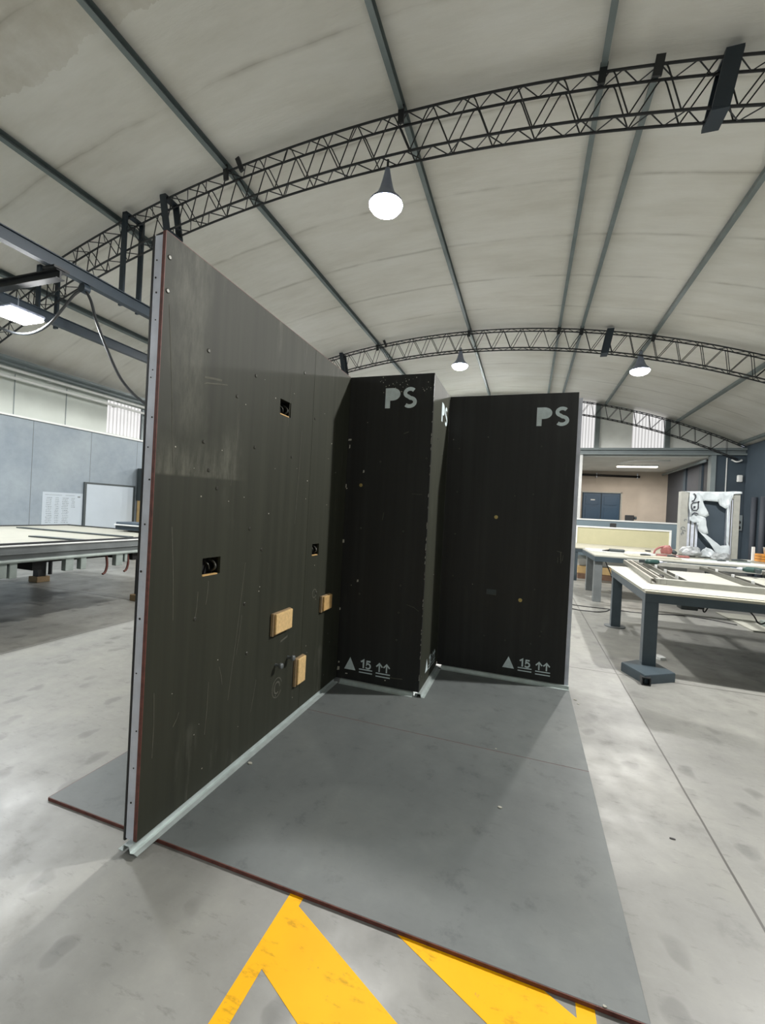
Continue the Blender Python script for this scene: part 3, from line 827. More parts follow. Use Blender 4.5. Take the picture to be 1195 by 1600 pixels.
# --- boxed-out column
CB = thing('column_panel', 'black boxed-out column of two sheets in the corner of the mock-up', 'wall panel', (.35, YC+.2, ZB))
F1 = MB().box(.0015, XC, YC, YC+.015, ZB, ZT, .001).build('front_sheet', M['black'], CB)
MB().box(XC-.015, XC+.0005, YC+.0155, YR, ZB, ZT, .001).build('side_sheet', M['olive'], CB)
mb = MB()
for y in (YC+.05, YR-.06): mb.box(XC-.055, XC-.016, y, y+.04, ZB, ZT-.01)
mb.box(.03, .07, YC+.016, YC+.056, ZB, ZT-.01)
mb.build('stud', M['steel'], CB)
lettering(CB, FC, .305, 2.380, .070, .124, 0)
lettering(CB, FS, YC+.33, 2.345, YC+.19, .124, 0)
for p in ((.506, 1.262), (.152, 1.264), (.507, .842), (.495, .415), (.502, .63), (.17, .74), (.29, 1.80), (.66, 1.83)):
    screw(CB, p, FC, .008)
screw(CB, (.134, 1.610), FC, .014, 'brass', True)
for p in ((2.10, 2.02), (2.32, 1.92), (2.2, .9)): screw(CB, p, FS, .008)
mb = MB(); 
for u, v, w, h in ((.018, 1.975, .028, .014), (.152, 1.72, .012, .022), (.148, .842, .013, .020), (.005, 1.60, .008, .03), (.012, 1.58, .01, .01), (.02, 1.92, .008, .03), (.006, .60, .01, .02), (.018, .118, .02, .03), (.02, .17, .012, .014), (.09, .088, .02, .008), (.42, .088, .012, .009), (.004, 1.15, .02, .03)):
    mb.prism([(u-w/2, v-h/2), (u+w/2, v-h/3), (u+w/2, v+h/2), (u-w/3, v+h/2)], lambda a, b, c: FC(a, b, .0005+c), .002)
for _ in range(46):
    v = random.uniform(.1, 2.4); w = random.uniform(.002, .006); h = random.uniform(.004, .03)
    mb.prism([(XC-w, v), (XC-.001, v), (XC-.001, v+h), (XC-w*.6, v+h)], lambda a, b, c: FC(a, b, .0003+c), .001)
for _ in range(40):
    u, v = random.uniform(.25, .68), random.uniform(2.34, 2.47); w = random.uniform(.001, .003)
    mb.prism([(u-w, v-w), (u+w, v-w), (u+w*.6, v+w*2), (u-w, v+w)], lambda a, b, c: FC(a, b, .0003+c), .0006)
tag(mb.build('plaster_specks', M['plaster'], CB), kind='stuff')
scuffs(CB, FC, [([(.43, .118), (.50, .117), (.56, .122)], .006), ([(.56, .70), (.62, .685), (.66, .66)], .004), ([(.47, 2.02), (.51, 2.035)], .006), ([(.56, 1.555), (.64, 1.553)], .003), ([(.34, 1.40), (.33, 1.34)], .004)])

# --- right back panel
BP = thing('back_panel', 'black back panel on the right of the mock-up with stencilled marks', 'wall panel', (1.23, YR, ZB))
MB().box(XC+.0015, XR, YR, YR+.015, ZB, ZT, .001).build('sheet', M['black'], BP)
mb = MB(); mb.box(XR-.012, XR+.032, YR+.0155, YR+.017, ZB-.02, ZT-.045); mb.box(XR+.0305, XR+.032, YR+.017, YR+.075, ZB-.02, ZT-.045); mb.box(XR-.012, XR+.032, YR+.075, YR+.0765, ZB-.02, ZT-.045)
mb.build('end_stud', M['steel'], BP)
mb = MB()
for x in (.75, 1.3): mb.box(x, x+.04, YR+.016, YR+.06, ZB, ZT-.03)
mb.build('stud', M['steel'], BP)
MB().box(XC-.02, XR-.014, YR+.062, YR+.074, ZB, ZT-.01).build('backing_sheet', M['olive'], BP)
lettering(BP, FR, 1.446, 2.362, 1.268, .110, 0)
for p in ((1.152, 1.409), (1.388, .705)): screw(BP, p, FR, .016, 'brass', True)
for p in ((1.496, 2.03), (.80, 2.01), (.80, 1.62), (.80, 1.24), (.80, .86), (1.10, .36), (1.28, .345), (1.49, .345), (1.56, .42), (1.57, .46), (1.50, .81), (1.30, 1.6), (1.45, 1.62)):
    screw(BP, p, FR, .007)
p = MB().box(1.102, 1.186, YR-.003, YR, .728, .772).build('blank_plate', M['tool'], BP)
scuffs(BP, FR, [([(1.102, .730), (1.186, .727)], .005), ([(1.106, .765), (1.13, .755)], .004), ([(1.66, 1.15), (1.70, 1.14)], .006), ([(1.69, 1.14), (1.695, 1.05)], .006), ([(1.67, 1.10), (1.67, 1.05)], .004), ([(1.705, 1.07), (1.71, 1.12)], .004)], 'scuff')

# bottom tracks (hat-section metal channels lying on the boards)
def track(name_label, a, b, side):
    a, b = Vector(a), Vector(b); d = (b-a).normalized(); n = V(-d.y, d.x, 0)
    z = .0150; h = .0265; t = .0022
    # hat profile across n: left flange, web, top, web, right flange
    prof = [(-.044*side, 0), (-.044*side, t), (-.020*side, t), (-.016*side, h), (.012*side, h), (.018*side, t), (.036*side, t+.004), (.054*side, t), (.054*side, 0), (.036*side, .004), (.0165*side, 0), (.010*side, h-t), (-.014*side, h-t), (-.0175*side, 0)]
    L = (b-a).length
    mb = MB(); mb.prism(prof, lambda u, v, w: a + d*w + n*u + V(0, 0, z+v), L)
    t0 = thing('floor_track', name_label, 'metal track', tuple((a+b)/2), 'metal tracks under the mock-up walls')
    mb.build('channel', M['track'], t0)
    return t0, d, n
lt = track('long galvanised hat channel under the tall left wall, sticking out in front', (-.020, -.026, 0), (-.020, 1.845, 0), -1)[0]
for k in range(2): MB().lathe([(0, .0176), (.005, .0176), (.005, .0168), (0, .0168)], (-.053, -.008+k*.5, 0), 10).build('screw_head', M['dark'], lt)
track('galvanised channel under the front of the black column', (.045, YC-.004, 0), (XC-.045, YC-.004, 0), 1)
track('galvanised channel under the side of the black column', (XC+.004, YC-.02, 0), (XC+.004, YR-.045, 0), 1)
track('galvanised channel under the right back panel', (XC+.045, YR-.004, 0), (XR+.035, YR-.004, 0), 1)

# ------------------------------------------------------------------ debris on the floor
def chip(x, y, z, sx, sy, lab, rot=0, m='plaster', cat='debris', nm='plaster_chip', grp='crumbs on the floor'):
    mb = MB(); n = 9
    poly = [(cos(2*pi*k/n+rot)*sx*random.uniform(.7, 1.1), sin(2*pi*k/n+rot)*sy*random.uniform(.7, 1.1)) for k in range(n)]
    mb.prism(poly, lambda u, v, w: V(x+u, y+v, z+w), min(sx, sy)*.5)
    tag(mb.build(nm, M[m]), lab, cat, grp)
chip(.06, .655, .0150, .016, .009, 'white plaster chip on the front board beside the long track', .9)
chip(1.354, .831, .0150, .013, .007, 'white plaster chip on the front board, right of the middle')
chip(1.838, 2.38, .0002, .012, .008, 'pale crumb on the concrete right of the back panel foot, the rear one')
chip(1.852, 2.31, .0002, .009, .006, 'pale crumb on the concrete right of the back panel foot, the front one')
chip(1.30, 1.36, .0150, .007, .004, 'tiny pale crumb beside the joint between the two boards')
chip(1.69, .079, .0150, .006, .004, 'tiny white crumb on the front board edge above the yellow paint')
chip(2.10, .95, .0002, .012, .006, 'small dark chip on the concrete right of the front board', .3, 'rubber')
chip(-1.02, .05, .0002, .012, .006, 'small dark chip on the concrete at the far left of the picture', .3, 'rubber')
chip(2.81, 3.93, .0002, .05, .075, 'white paper scrap on the floor behind the near table leg', .2, 'white', 'paper', 'paper_scrap', 'scraps of paper')

# ------------------------------------------------------------------ casting table on the left
TX0, TX1, TY0, TY1, TZ = -6.18, -3.39, -1.6, 4.0, .90
CT = thing('casting_table', 'long low steel casting table with a pale top on the left', 'table', ((TX0+TX1)/2, 1.5, 0))
MB().box(TX0+.03, TX1-.03, TY0+.03, TY1-.03, .862, .882).build('table_top', M['castwhite'], CT)
mb = MB(); mb.box(TX0, TX0+.03, TY0, TY1, .84, .90); mb.box(TX1-.05, TX1-.02, TY0, TY1, .862, .905); mb.box(TX0+.03, TX1-.05, TY1-.03, TY1, .84, .90)
mb.build('rim', M['truss'], CT)
mb = MB(); mb.box(TX1-.02, TX1+.02, TY0, TY1, .872, .884); mb.box(TX0, TX1, TY1, TY1+.012, .872, .884)
mb.build('edge_flange', M['white'], CT)
mb = MB(); mb.box(TX1-.02, TX1, TY0, TY1, .735, .872); mb.box(TX1-.0, TX1+.035, TY0, TY1, .796, .803); mb.box(TX0, TX0+.02, TY0, TY1, .735, .872); mb.box(TX0+.02, TX1-.02, TY1-.02, TY1, .735, .872)
mb.build('apron', M['tside'], CT)
MB().tube([(TX1+.012, TY0, .724), (TX1+.012, TY1, .724)], .020, 10).build('edge_pipe', M['palegreen'], CT, True)
for (y0, y1, z0) in ((1.31, 1.47, .565), (1.49, 1.56, .555), (2.03, 2.12, .57), (2.20, 2.265, .57), (2.64, 2.735, .565), (2.76, 2.80, .60), (.4, .55, .56)):
    MB().box(TX1-.06, TX1+.01, y0, y1, z0, .715, .006).build('edge_bracket', M['palegreen'], CT)
for y in (2.54, 2.83):
    MB().tube(smooth_path([(TX1-.03, y, .70), (TX1-.03, y+.015, .58), (TX1-.03, y-.005, .50), (TX1-.03, y-.04, .475)], 5), .014, 8).build('hook', M['rust'], CT, True)
mb = MB()
for y in (-.6, .6, 1.8, 3.0, 3.8): mb.box(TX0+.05, TX1-.08, y-.05, y+.05, .60, .86)
mb.box(-5.4, -5.2, TY0+.1, TY1-.1, .58, .80); mb.box(-4.3, -4.1, TY0+.1, TY1-.1, .58, .80)
mb.build('cross_beam', M['dark'], CT)
for (x, y) in ((-5.95, 3.42), (-3.62, 3.25), (-5.95, .2), (-3.62, -.9)):
    lg = MB().box(x-.06, x+.06, y-.06, y+.06, .09, .86).build('leg', M['truss'], CT)
    MB().box(x-.10, x+.10, y-.10, y+.10, 0, .09, .01).build('foot_block', M['foamdark'], lg)
    MB().tube([(x+.12, y+.08, .62), (x+.12, y+.08, .12)], .028, 8).build('jack_rod', M['truss'], lg)
for (a, b, lab) in (((-5.75, 2.98), (-3.60, 3.02), 'dark flat bar lying across the pale casting table, the longer one'), ((-4.25, 2.22), (-3.45, 2.30), 'dark flat bar lying across the pale casting table, the shorter one')):
    tag(MB().bar((*a, .891), (*b, .891), .085, .014).build('flat_bar', M['tool']), lab, 'bar', 'bars on the casting table')
t = thing('tool_case', 'dark navy case with a pale handle strip at the far end of the casting table', 'case', (-4.45, 3.86, .90))
MB().box(-4.72, -4.1, 3.70, 3.97, .905, .985, .012).build('body', M['beam'], t)
mb = MB(); mb.box(-4.70, -4.12, 3.695, 3.965, .995, 1.03, .008); mb.build('lid', M['darkwall'], t)
MB().box(-4.72, -4.12, 3.68, 3.70, .978, .996).build('handle', M['white'], t)

# things at the left wall
t = thing('whiteboard', 'blank white board with a dark frame leaning on the left wall', 'whiteboard', (XL+.03, 6.4, .60))
MB().box(XL+.005, XL+.025, 5.80, 7.03, .62, 1.69).build('board', M['wboard'], t)
mb = MB(); mb.box(XL, XL+.035, 5.745, 5.80, .58, 1.73); mb.box(XL, XL+.035, 7.03, 7.085, .58, 1.73); mb.box(XL, XL+.035, 5.80, 7.03, 1.69, 1.73); mb.box(XL, XL+.035, 5.80, 7.03, .58, .62)
mb.build('frame', M['tool'], t)
t = thing('wall_chart', 'white paper chart with columns of handwriting on the left wall', 'paper', (XL+.003, 5.3, .74))
MB().box(XL+.001, XL+.004, 4.88, 5.74, .70, 1.455).build('sheet', M['wboard'], t)
mb = MB()
for col, (y0, y1) in enumerate(((4.95, 5.07), (5.13, 5.22), (5.28, 5.42), (5.48, 5.56))):
    for k in range(15 if col < 3 else 6):
        z = 1.33-.038*k
        y = y0+random.uniform(0, .02)
        while y < y1 - .01:
            l = random.uniform(.008, .022); mb.box(XL+.0040, XL+.0046, y, y+l, z+random.uniform(-.004, .004), z+.012); y += l+random.uniform(.004, .012)
mb.box(XL+.0040, XL+.0046, 4.93, 5.28, 1.395, 1.402); mb.box(XL+.0040, XL+.0046, 5.35, 5.55, 1.395, 1.402); mb.box(XL+.0040, XL+.0046, 5.62, 5.68, 1.36, 1.39)
tag(mb.build('handwriting', M['tside'], t), kind='stuff')
t = thing('tall_cabinet', 'tall brown cabinet by the left wall, just showing past the mock-up', 'cabinet', (-8.0, 7.6, 1.36))
MB().box(-8.22, -7.85, 7.12, 8.0, 1.36, 2.19, .004).build('body', M['tool'], t)
for y0, y1 in ((7.14, 7.55), (7.57, 7.98)): MB().box(-7.85, -7.83, y0, y1, 1.38, 2.17, .003).build('door', M['timber'], t)
t = thing('carton_stack', 'tan carton standing under the brown cabinet by the left wall', 'carton', (-8.0, 7.6, 0))
MB().box(-8.2, -7.82, 7.14, 7.95, 0, .66).build('carton_body', M['carton'], t)
MB().box(-8.2, -7.82, 7.14, 7.95, .67, 1.355).build('carton_top', M['carton'], t)
MB().box(-7.822, -7.819, 7.14, 7.95, 1.18, 1.20).build('tape', M['tool'], t)

# ------------------------------------------------------------------ near right work table
def on(base, ang):
    c, s = cos(ang), sin(ang)
    return lambda x, y, z=0: V(base[0]+c*x-s*y, base[1]+s*x+c*y, z)
R1A = radians(-1.2); R1B = (2.505, 3.32); TZ1 = .785
WT = thing('work_table', 'near right work table with slate blue steel legs and a cream top', 'table', (*R1B, 0), 'work tables on the right', R1A)
L = dict(local=True)
MB().box(0, 2.7, 0, 1.98, .76, TZ1, .002).build('table_top', M['cream'], WT, **L)
mb = MB(); mb.box(.0, 2.7, .0, .05, .68, .7595); mb.box(.0, 2.7, 1.92, 1.97, .68, .7595); mb.box(.0, .05, .05, 1.92, .68, .7595); mb.box(2.65, 2.7, .05, 1.92, .68, .7595); mb.box(1.3, 1.35, .05, 1.92, .68, .7595)
mb.build('frame', M['tblue'], WT, **L)
for (x, y, near) in ((.0, .005, True), (.01, 1.86, False), (2.55, .005, True), (2.55, 1.86, False)):
    mb = MB(); mb.box(x, x+.115, y, y+.11, .05 if near else .012, .68, .004); lg = mb.build('leg', M['tblue'], WT, **L)
    if near:
        cx, cy = x+.055, y+.055
        mb = MB()
        quad = [(cx-.225, cy-.07), (cx-.09, cy-.37), (cx+.185, cy-.17), (cx+.09, cy+.09), (cx-.07, cy+.09)]; bx, by = quad[1]
        mb.prism(quad, lambda u, v, w: V(u, v, .075+w), .006)
        for i in (0, 1):
            a, b = quad[i], quad[i+1]; mb.bar((*a, .038), (*b, .038), .008, .076)
        mb.build('foot_plate', M['tblue'], lg, **L)
        mb = MB(); mb.holed(bx-.03, bx+.04, .0, .07, [(bx-.021, bx+.031, .009, .061)], lambda u, v, w: V(u, by-.025+w, v), .09)
        mb.build('foot_tube', M['truss'], lg, **L)
    else:
        MB().lathe([(0, .012), (.13, .012), (.13, 0), (0, 0)], (x+.055, y+.055, 0), 20).build('foot_plate', M['tside'], lg, **L)
tag(MB().prism([(-.01, 0), (2.62, 0), (2.62, 2.2), (-.01, 2.2)], lambda u, v, w: on(R1B, R1A)(u, .06+v, TZ1+.0005+w), .006).build('board_sheet', M['ply_white']),
    'thin pale board lying on the near work table, overhanging behind', 'board')
# aluminium frame lying on the table
FA = radians(-4.5); fb = (2.675, 3.86)
AF = thing('aluminium_frame', 'large aluminium frame with crossbars lying on the near work table', 'metal frame', (*fb, .7925), None, FA)
zf = 0.0
def channel(mb, x0, x1, y0, y1, h=.048):
    if x1-x0 > y1-y0:
        mb.box(x0, x1, y0, y1, 0, .006); mb.box(x0, x1, y0, y0+.006, .006, h); mb.box(x0, x1, y1-.006, y1, .006, h); mb.box(x0, x1, y0+.006, y0+.03, h-.006, h)
    else:
        mb.box(x0, x1, y0, y1, 0, .006); mb.box(x0, x0+.006, y0, y1, .006, h); mb.box(x1-.006, x1, y0, y1, .006, h); mb.box(x0+.006, x0+.03, y0, y1, h-.006, h)
    return mb
for nm, a in (('front_rail', (0.05, 3.0, 0, .075)), ('back_rail', (.05, 3.0, 2.32, 2.40))):
    MB().box(a[0], a[1], a[2], a[3], 0, .058, .003).build(nm, M['whitemetal'], AF, **L)
for x in (0.0, .085): channel(MB(), x-.0, x+.06, -.0, 2.32, .055).build('side_rail', M['alu'], AF, **L)
for i, x in enumerate((.27, .98, 1.70, 2.42)):
    b = channel(MB(), x, x+.10, .08, 2.31, .045).build('crossbar', M['aludark'], AF, **L)
    for y in (.45, 1.05, 1.65):
        MB().lathe([(0, .07), (.016, .07), (.016, .006), (0, .006)], (x+.05, y+.1*(i % 2), 0), 10).build('white_plug', M['white'], b, **L)
wl = on(fb, FA)
mb = MB()
mb.box(1.0, 3.0, -.03, -.004, .7922, .7975)
o = mb.build('edge_strip', mat('yellow_green_strip', srgb(176, 178, 96), .5), None, local=True)
o.location = (fb[0], fb[1], 0); o.rotation_euler.z = FA
tag(o, 'thin yellow-green strip on the near table along the aluminium frame', 'strip')
def mkclamp(x, y, z, lab, rot):
    t = thing('spring_clamp', lab, 'clamp', (x, y, z), 'clamps on the aluminium frame', rot)
    MB().tube(smooth_path([(-.04, 0, .012), (-.03, 0, .034), (0, 0, .022), (.028, .01, .036), (.042, .012, .014)], 4), .011, 8).build('jaw', M['rubber'], t, True, local=True)
    MB().lathe([(0, -.02), (.016, -.02), (.016, .02), (0, .02)], (0, 0, .022), 10, 'Y').build('pivot', M['rubber'], t, local=True)
q = on(fb, FA)(.207, .62); mkclamp(q.x, q.y, .7925, 'small black clamp lying between the bars near the front rail', 1.45)
q = on(fb, FA)(2.15, 1.2); mkclamp(q.x, q.y, .7925, 'small black clamp lying far right inside the aluminium frame', .9)
def drill(x, y, z, rot, lab, m):
    t = thing('power_drill', lab, 'tool', (x, y, z), 'power tools on the tables', rot)
    MB().lathe([(0, -.11), (.03, -.105), (.036, -.06), (.036, .04), (.026, .08), (0, .085)], (0, 0, .037), 14, 'X').build('body', M[m], t, True, local=True)
    MB().lathe([(.017, .08), (.020, .10), (.012, .14), (.003, .145), (.003, .21), (0, .21)], (0, 0, .037), 12, 'X').build('chuck', M['steel'], t, True, local=True)
    MB().bar((-.05, 0, .04), (-.10, .13, .03), .042, .045).build('handle', M['tool'], t, local=True)
drill(3.12, 5.62, .852, .4, 'dark green power drill lying at the back corner of the aluminium frame', 'green')
drill(4.2, 5.5, .852, 2.6, 'green power drill lying on the middle crossbars of the aluminium frame', 'green')
# motor box under the near table with its cable
t = thing('motor_box', 'small black motor box hanging under the near work table', 'motor', (2.9, 4.3, .47))
c = on(R1B, R1A)
p = c(.62, .95)
ORG[t.name] = V(p.x, p.y, .5); t.location = (p.x, p.y, .5)
MB().box(p.x-.09, p.x+.07, p.y-.08, p.y+.08, .50, .655, .01).build('casing', M['tool'], t)
MB().box(p.x+.07, p.x+.13, p.y-.07, p.y+.07, .52, .64, .008).build('end_cap', M['rubber'], t)
MB().box(p.x-.02, p.x+.05, p.y-.03, p.y+.03, .655, .7595).build('bracket', M['tblue'], t)
tag(MB().tube(smooth_path([(p.x+.135, p.y, .55), (p.x+.16, p.y+.02, .48), (p.x+.24, p.y+.03, .60), (p.x+.42, p.y+.05, .655), (p.x+.62, p.y+.1, .50), (p.x+.70, p.y+.12, .40), (p.x+.85, p.y+.15, .44), (p.x+1.3, p.y+.2, .40), (p.x+1.5, p.y+.3, .60)], 6), .007, 6).build('motor_cable', M['rubber']), 'thin black cable drooping from the motor box under the near table', 'cable')

# ------------------------------------------------------------------ second work table
BEFORE = set(C.objects)
W2 = thing('work_table', 'second work table behind the near one, covered with offcuts and tools', 'table', (2.57, 7.0, 0), 'work tables on the right')
MB().box(2.57, 5.75, 7.0, 8.75, .735, .76, .002).build('table_top', M['ply_white'], W2)
mb = MB(); mb.box(2.57, 5.75, 7.0, 7.05, .65, .7345); mb.box(2.57, 5.75, 8.70, 8.75, .65, .7345); mb.box(2.57, 2.62, 7.05, 8.70, .65, .7345); mb.box(5.70, 5.75, 7.05, 8.70, .65, .7345)
mb.build('frame', M['tblue'], W2)
for x, y in ((2.58, 7.06), (2.62, 8.35), (5.6, 7.06), (5.6, 8.35)):
    MB().box(x, x+.13, y, y+.13, -.07, .65, .004).build('leg', M['tside'], W2)
for i, (x0, x1, y0, y1, z, lab) in enumerate(((2.6, 3.3, 7.9, 8.6, .7605, 'white board offcut on the left end of the second table'), (3.15, 3.95, 7.25, 7.7, .7605, 'pale board offcut near the front edge of the second table'),
        (4.0, 5.3, 7.08, 7.48, .7605, 'long pale offcut at the right front of the second table'), (3.35, 3.74, 8.0, 8.5, .7605, 'small white offcut behind the dark sander on the second table'))):
    tag(MB().box(x0, x1, y0, y1, z, z+.018, .002).build('board_offcut', M['white' if i != 1 else 'cream']), lab, 'offcut', 'board offcuts on the second table')
t = thing('glass_sheet', 'grey-green glass sheet lying on offcuts at the right of the second table', 'glass', (4.9, 7.5, .79))
MB().box(4.45, 5.70, 7.52, 7.80, .7605, .772, .001).build('pane', mat('grey_green_glass', srgb(120, 150, 146), .15, var=.05), t)
# crumpled plastic bag with red casting
def crumple(c, r, seed, name, m, parent, n=3, sq=(1, .8, .6)):
    rnd = random.Random(seed); mb = MB()
    bmesh.ops.create_icosphere(mb.bm, subdivisions=n, radius=1)
    dirs = [Vector((rnd.uniform(-1, 1), rnd.uniform(-1, 1), rnd.uniform(-1, 1))).normalized() for _ in range(24)]
    for v in mb.bm.verts:
        d = v.co.normalized(); k = .72 + .42*max(abs(d.dot(q))**7*(1 if i % 2 else -.7) for i, q in enumerate(dirs)) - .25*max((d.dot(q))**9 if d.dot(q) > 0 else 0 for q in dirs[::3])
        v.co = Vector((c[0]+d.x*r*k*sq[0], c[1]+d.y*r*k*sq[1], max(c[2]-r*sq[2]*.45, c[2]+d.z*r*k*sq[2])))
    return mb.build(name, m, parent)
rt = thing('red_tool', 'faded red grinding machine on the second table beside crumpled plastic', 'tool', (3.95, 7.9, .76))
crumple((3.90, 7.93, .865), .125, 11, 'body', M['pink'], rt, 2, (.75, .7, 1.0))
MB().box(3.74, 4.26, 7.88, 7.98, .7615, .800, .01).build('base', M['pink'], rt)
MB().tube(smooth_path([(3.70, 7.93, .80), (3.72, 7.93, .87), (3.80, 7.93, .93), (3.90, 7.93, .95)], 4), .018, 8).build('handle', M['pink'], rt, True)
MB().tube([(3.98, 7.93, .87), (4.06, 7.93, .83)], [.045, .03], 10).build('nozzle', M['tool'], rt, True)
t = thing('plastic_bag', 'crumpled clear plastic bag behind the red machine', 'plastic', (4.28, 8.12, .78))
crumple((4.36, 8.17, .855), .16, 3, 'bag', M['clear'], t, 3, (1.15, .7, .75))
t = thing('plastic_heap', 'crumpled film heap at the foot of the wrapped window frame', 'plastic', (4.75, 8.0, .80))
crumple((4.80, 8.08, .815), .14, 5, 'heap', M['clear'], t, 3, (1.1, .6, .7))
t = thing('belt_sander', 'dark grey hand sander lying on the left of the second table', 'tool', (3.0, 8.0, .78))
MB().box(2.95, 3.22, 7.94, 8.04, .7785, .835, .02).build('body', M['tool'], t)
MB().tube([(2.96, 7.99, .80), (2.83, 7.99, .79)], [.022, .008], 8).build('nose', M['rubber'], t, True)
mb = MB()
for i, (x, y, l, lab) in enumerate(((3.45, 7.45, .16, 'short dark pliers near the front edge of the second table'), (3.9, 7.62, .13, 'dark file near the middle front of the second table'), (4.95, 7.75, .22, 'dark oblong tool before the wrapped frame'), (4.55, 7.35, .12, 'small black tool at the right front of the second table'))):
    t = thing('hand_tool', lab, 'tool', (x, y, .78), 'hand tools on the second table')
    z = .784
    MB().tube([(x-l/2, y, z+.012), (x, y+.02, z+.016), (x+l/2, y-.01, z+.012)], [.014, .018, .010], 8).build('grip', M['tool'], t, True)
    MB().tube([(x+l/2, y-.01, z+.012), (x+l*.8, y-.02, z+.010)], [.008, .004], 6).build('tip', M['steel'], t, True)

# wrapped window frame standing on the second table
FX0, FX1, FY, FZ0, FZ1 = 4.225, 5.175, 8.40, .762, 2.02
WF = thing('window_unit', 'white window frame half wrapped in torn plastic film, upright on the second table', 'window frame', ((FX0+FX1)/2, FY, FZ0))
for nm, a in (('frame_post', (FX0, FX0+.13, FZ0, FZ1)), ('frame_post', (FX1-.10, FX1, FZ0, FZ1)), ('frame_rail', (FX0+.13, FX1-.10, FZ1-.12, FZ1)), ('frame_rail', (FX0+.13, FX1-.10, FZ0, FZ0+.09))):
    MB().box(a[0], a[1], FY, FY+.16, a[2], a[3], .006).build(nm, M['whitemetal'], WF)
for x0, x1 in ((FX0+.13, FX0+.31), (FX1-.19, FX1-.10)):
    b = MB().box(x0, x1, FY+.03, FY+.14, FZ0+.09, FZ1-.12, .004).build('profile_strip', M['steel'], WF)
    for k in (.3, .7):
        x = x0 + (x1-x0)*k
        MB().box(x-.008, x+.008, FY+.022, FY+.03, FZ0+.09, FZ1-.12).build('profile_groove', M['aludark'], b)
MB().box(FX0+.31, FX1-.19, FY+.08, FY+.10, FZ0+.09, FZ1-.12).build('dark_pane', M['darkwall'], WF)
def film(polys, dy=.02, amp=.025, seed=1):
    rnd = random.Random(seed); mb = MB()
    for poly in polys:
        mb.prism(poly, lambda u, v, w: V(u, FY-dy-w, v), .004)
    bmesh.ops.triangulate(mb.bm, faces=mb.bm.faces[:])
    bmesh.ops.subdivide_edges(mb.bm, edges=mb.bm.edges[:], cuts=3, use_grid_fill=True)
    for v in mb.bm.verts:
        n_ = sin(v.co.x*23+seed)*cos(v.co.z*17+seed*2) + .6*sin(v.co.x*47+v.co.z*39+seed)
        v.co.y -= amp*(n_+1)
    return mb.build('plastic_film', M['film'], WF, True)
U0 = FX0; dz = -.07
def sh(pts): return [(x, z+dz) for x, z in pts]
film([sh([(4.267, 2.088), (4.493, 2.095), (4.715, 2.094), (4.919, 2.101), (5.062, 2.114), (5.176, 2.11), (5.177, 2.072), (5.05, 2.062), (5.024, 1.983), (4.988, 1.843), (4.947, 1.771), (4.843, 1.845), (4.833, 1.906), (4.605, 1.923), (4.568, 1.904), (4.527, 1.999), (4.479, 2.068), (4.343, 2.072)])], .02, .018, 1)
film([sh([(4.343, 2.072), (4.493, 2.078), (4.542, 1.982), (4.577, 1.878), (4.669, 1.644), (4.626, 1.607), (4.528, 1.628), (4.422, 1.658), (4.371, 1.62), (4.342, 1.761)])], .05, .014, 2)
film([sh([(4.37, 1.637), (4.452, 1.659), (4.619, 1.597), (4.676, 1.301), (4.648, 1.273), (4.519, 1.344), (4.512, 1.503), (4.445, 1.49), (4.36, 1.539)])], .03, .018, 3)
film([sh([(4.519, 1.344), (4.648, 1.273), (4.877, 1.079), (4.977, 1.095), (4.989, 1.165), (5.021, 1.081), (5.029, .86), (4.885, .86), (4.81, .943), (4.714, 1.111)])], .03, .018, 4)
film([sh([(4.96, 1.824), (4.988, 1.843), (5.0, 1.409), (5.012, 1.08), (4.978, 1.086), (4.966, 1.407)])], .02, .01, 5)
film([sh([(4.531, .85), (4.586, .996), (4.644, 1.039), (4.734, 1.007), (4.811, .917), (4.798, .85)])], .06, .03, 6)
mb = MB(); mp = lambda u, v, w: V(u, FY-.094-w, v)
mb.stroke(sh([(4.400, 2.05), (4.429, 2.022), (4.438, 1.978), (4.411, 1.915), (4.374, 1.896)]), .020, mp, .002)
mb.stroke(sh([(4.502, 1.892), (4.398, 1.87), (4.376, 1.842), (4.376, 1.762), (4.404, 1.728), (4.464, 1.731), (4.485, 1.767), (4.482, 1.905)]), .018, mp, .002)
mb.stroke(sh(arcpts(4.424, 1.79, .011, 0, 350, 8)), .020, mp, .002)
mb.stroke(sh([(4.388, 1.640), (4.425, 1.680), (4.49, 1.658)]), .018, mp, .002)
mb.build('printed_strokes', M['ink'], WF)
mb = MB()
for (x, z, r) in ((.055, 1.30, .03), (.075, 1.24, .025), (.05, 1.19, .02), (.09, 1.46, .018)):
    mb.stroke(arcpts(U0+x, z, r, 0, 260, 8), .016, lambda u, v, w: V(u, FY-.003-w, v), .002)
mb.build('tape_residue', M['tside'], WF)
tag(MB().box(5.48, 5.52, 8.60, 8.64, .761, 1.02).build('white_post', M['white']), 'short white post standing at the right end of the second table', 'post')
t = thing('wooden_crate', 'orange wooden crate with a white tub at the right edge of the picture', 'crate', (5.65, 8.5, .761))
for z in (.761, .81, .86): MB().box(5.50, 5.74, 8.30, 8.56, z, z+.042, .004).build('slat', M['orange'], t)
t = thing('white_tub', 'small white tub standing on the orange crate', 'tub', (5.66, 8.45, .903))
MB().lathe([(0, 0), (.07, 0), (.085, .12), (.092, .125), (.08, .125), (.066, .008), (0, .008)], (5.66, 8.43, .903), 20).build('body', M['white'], t, True)

for o in set(C.objects) - BEFORE:
    if o.parent is None: o.location.z += .07       # the second table top stands at .83

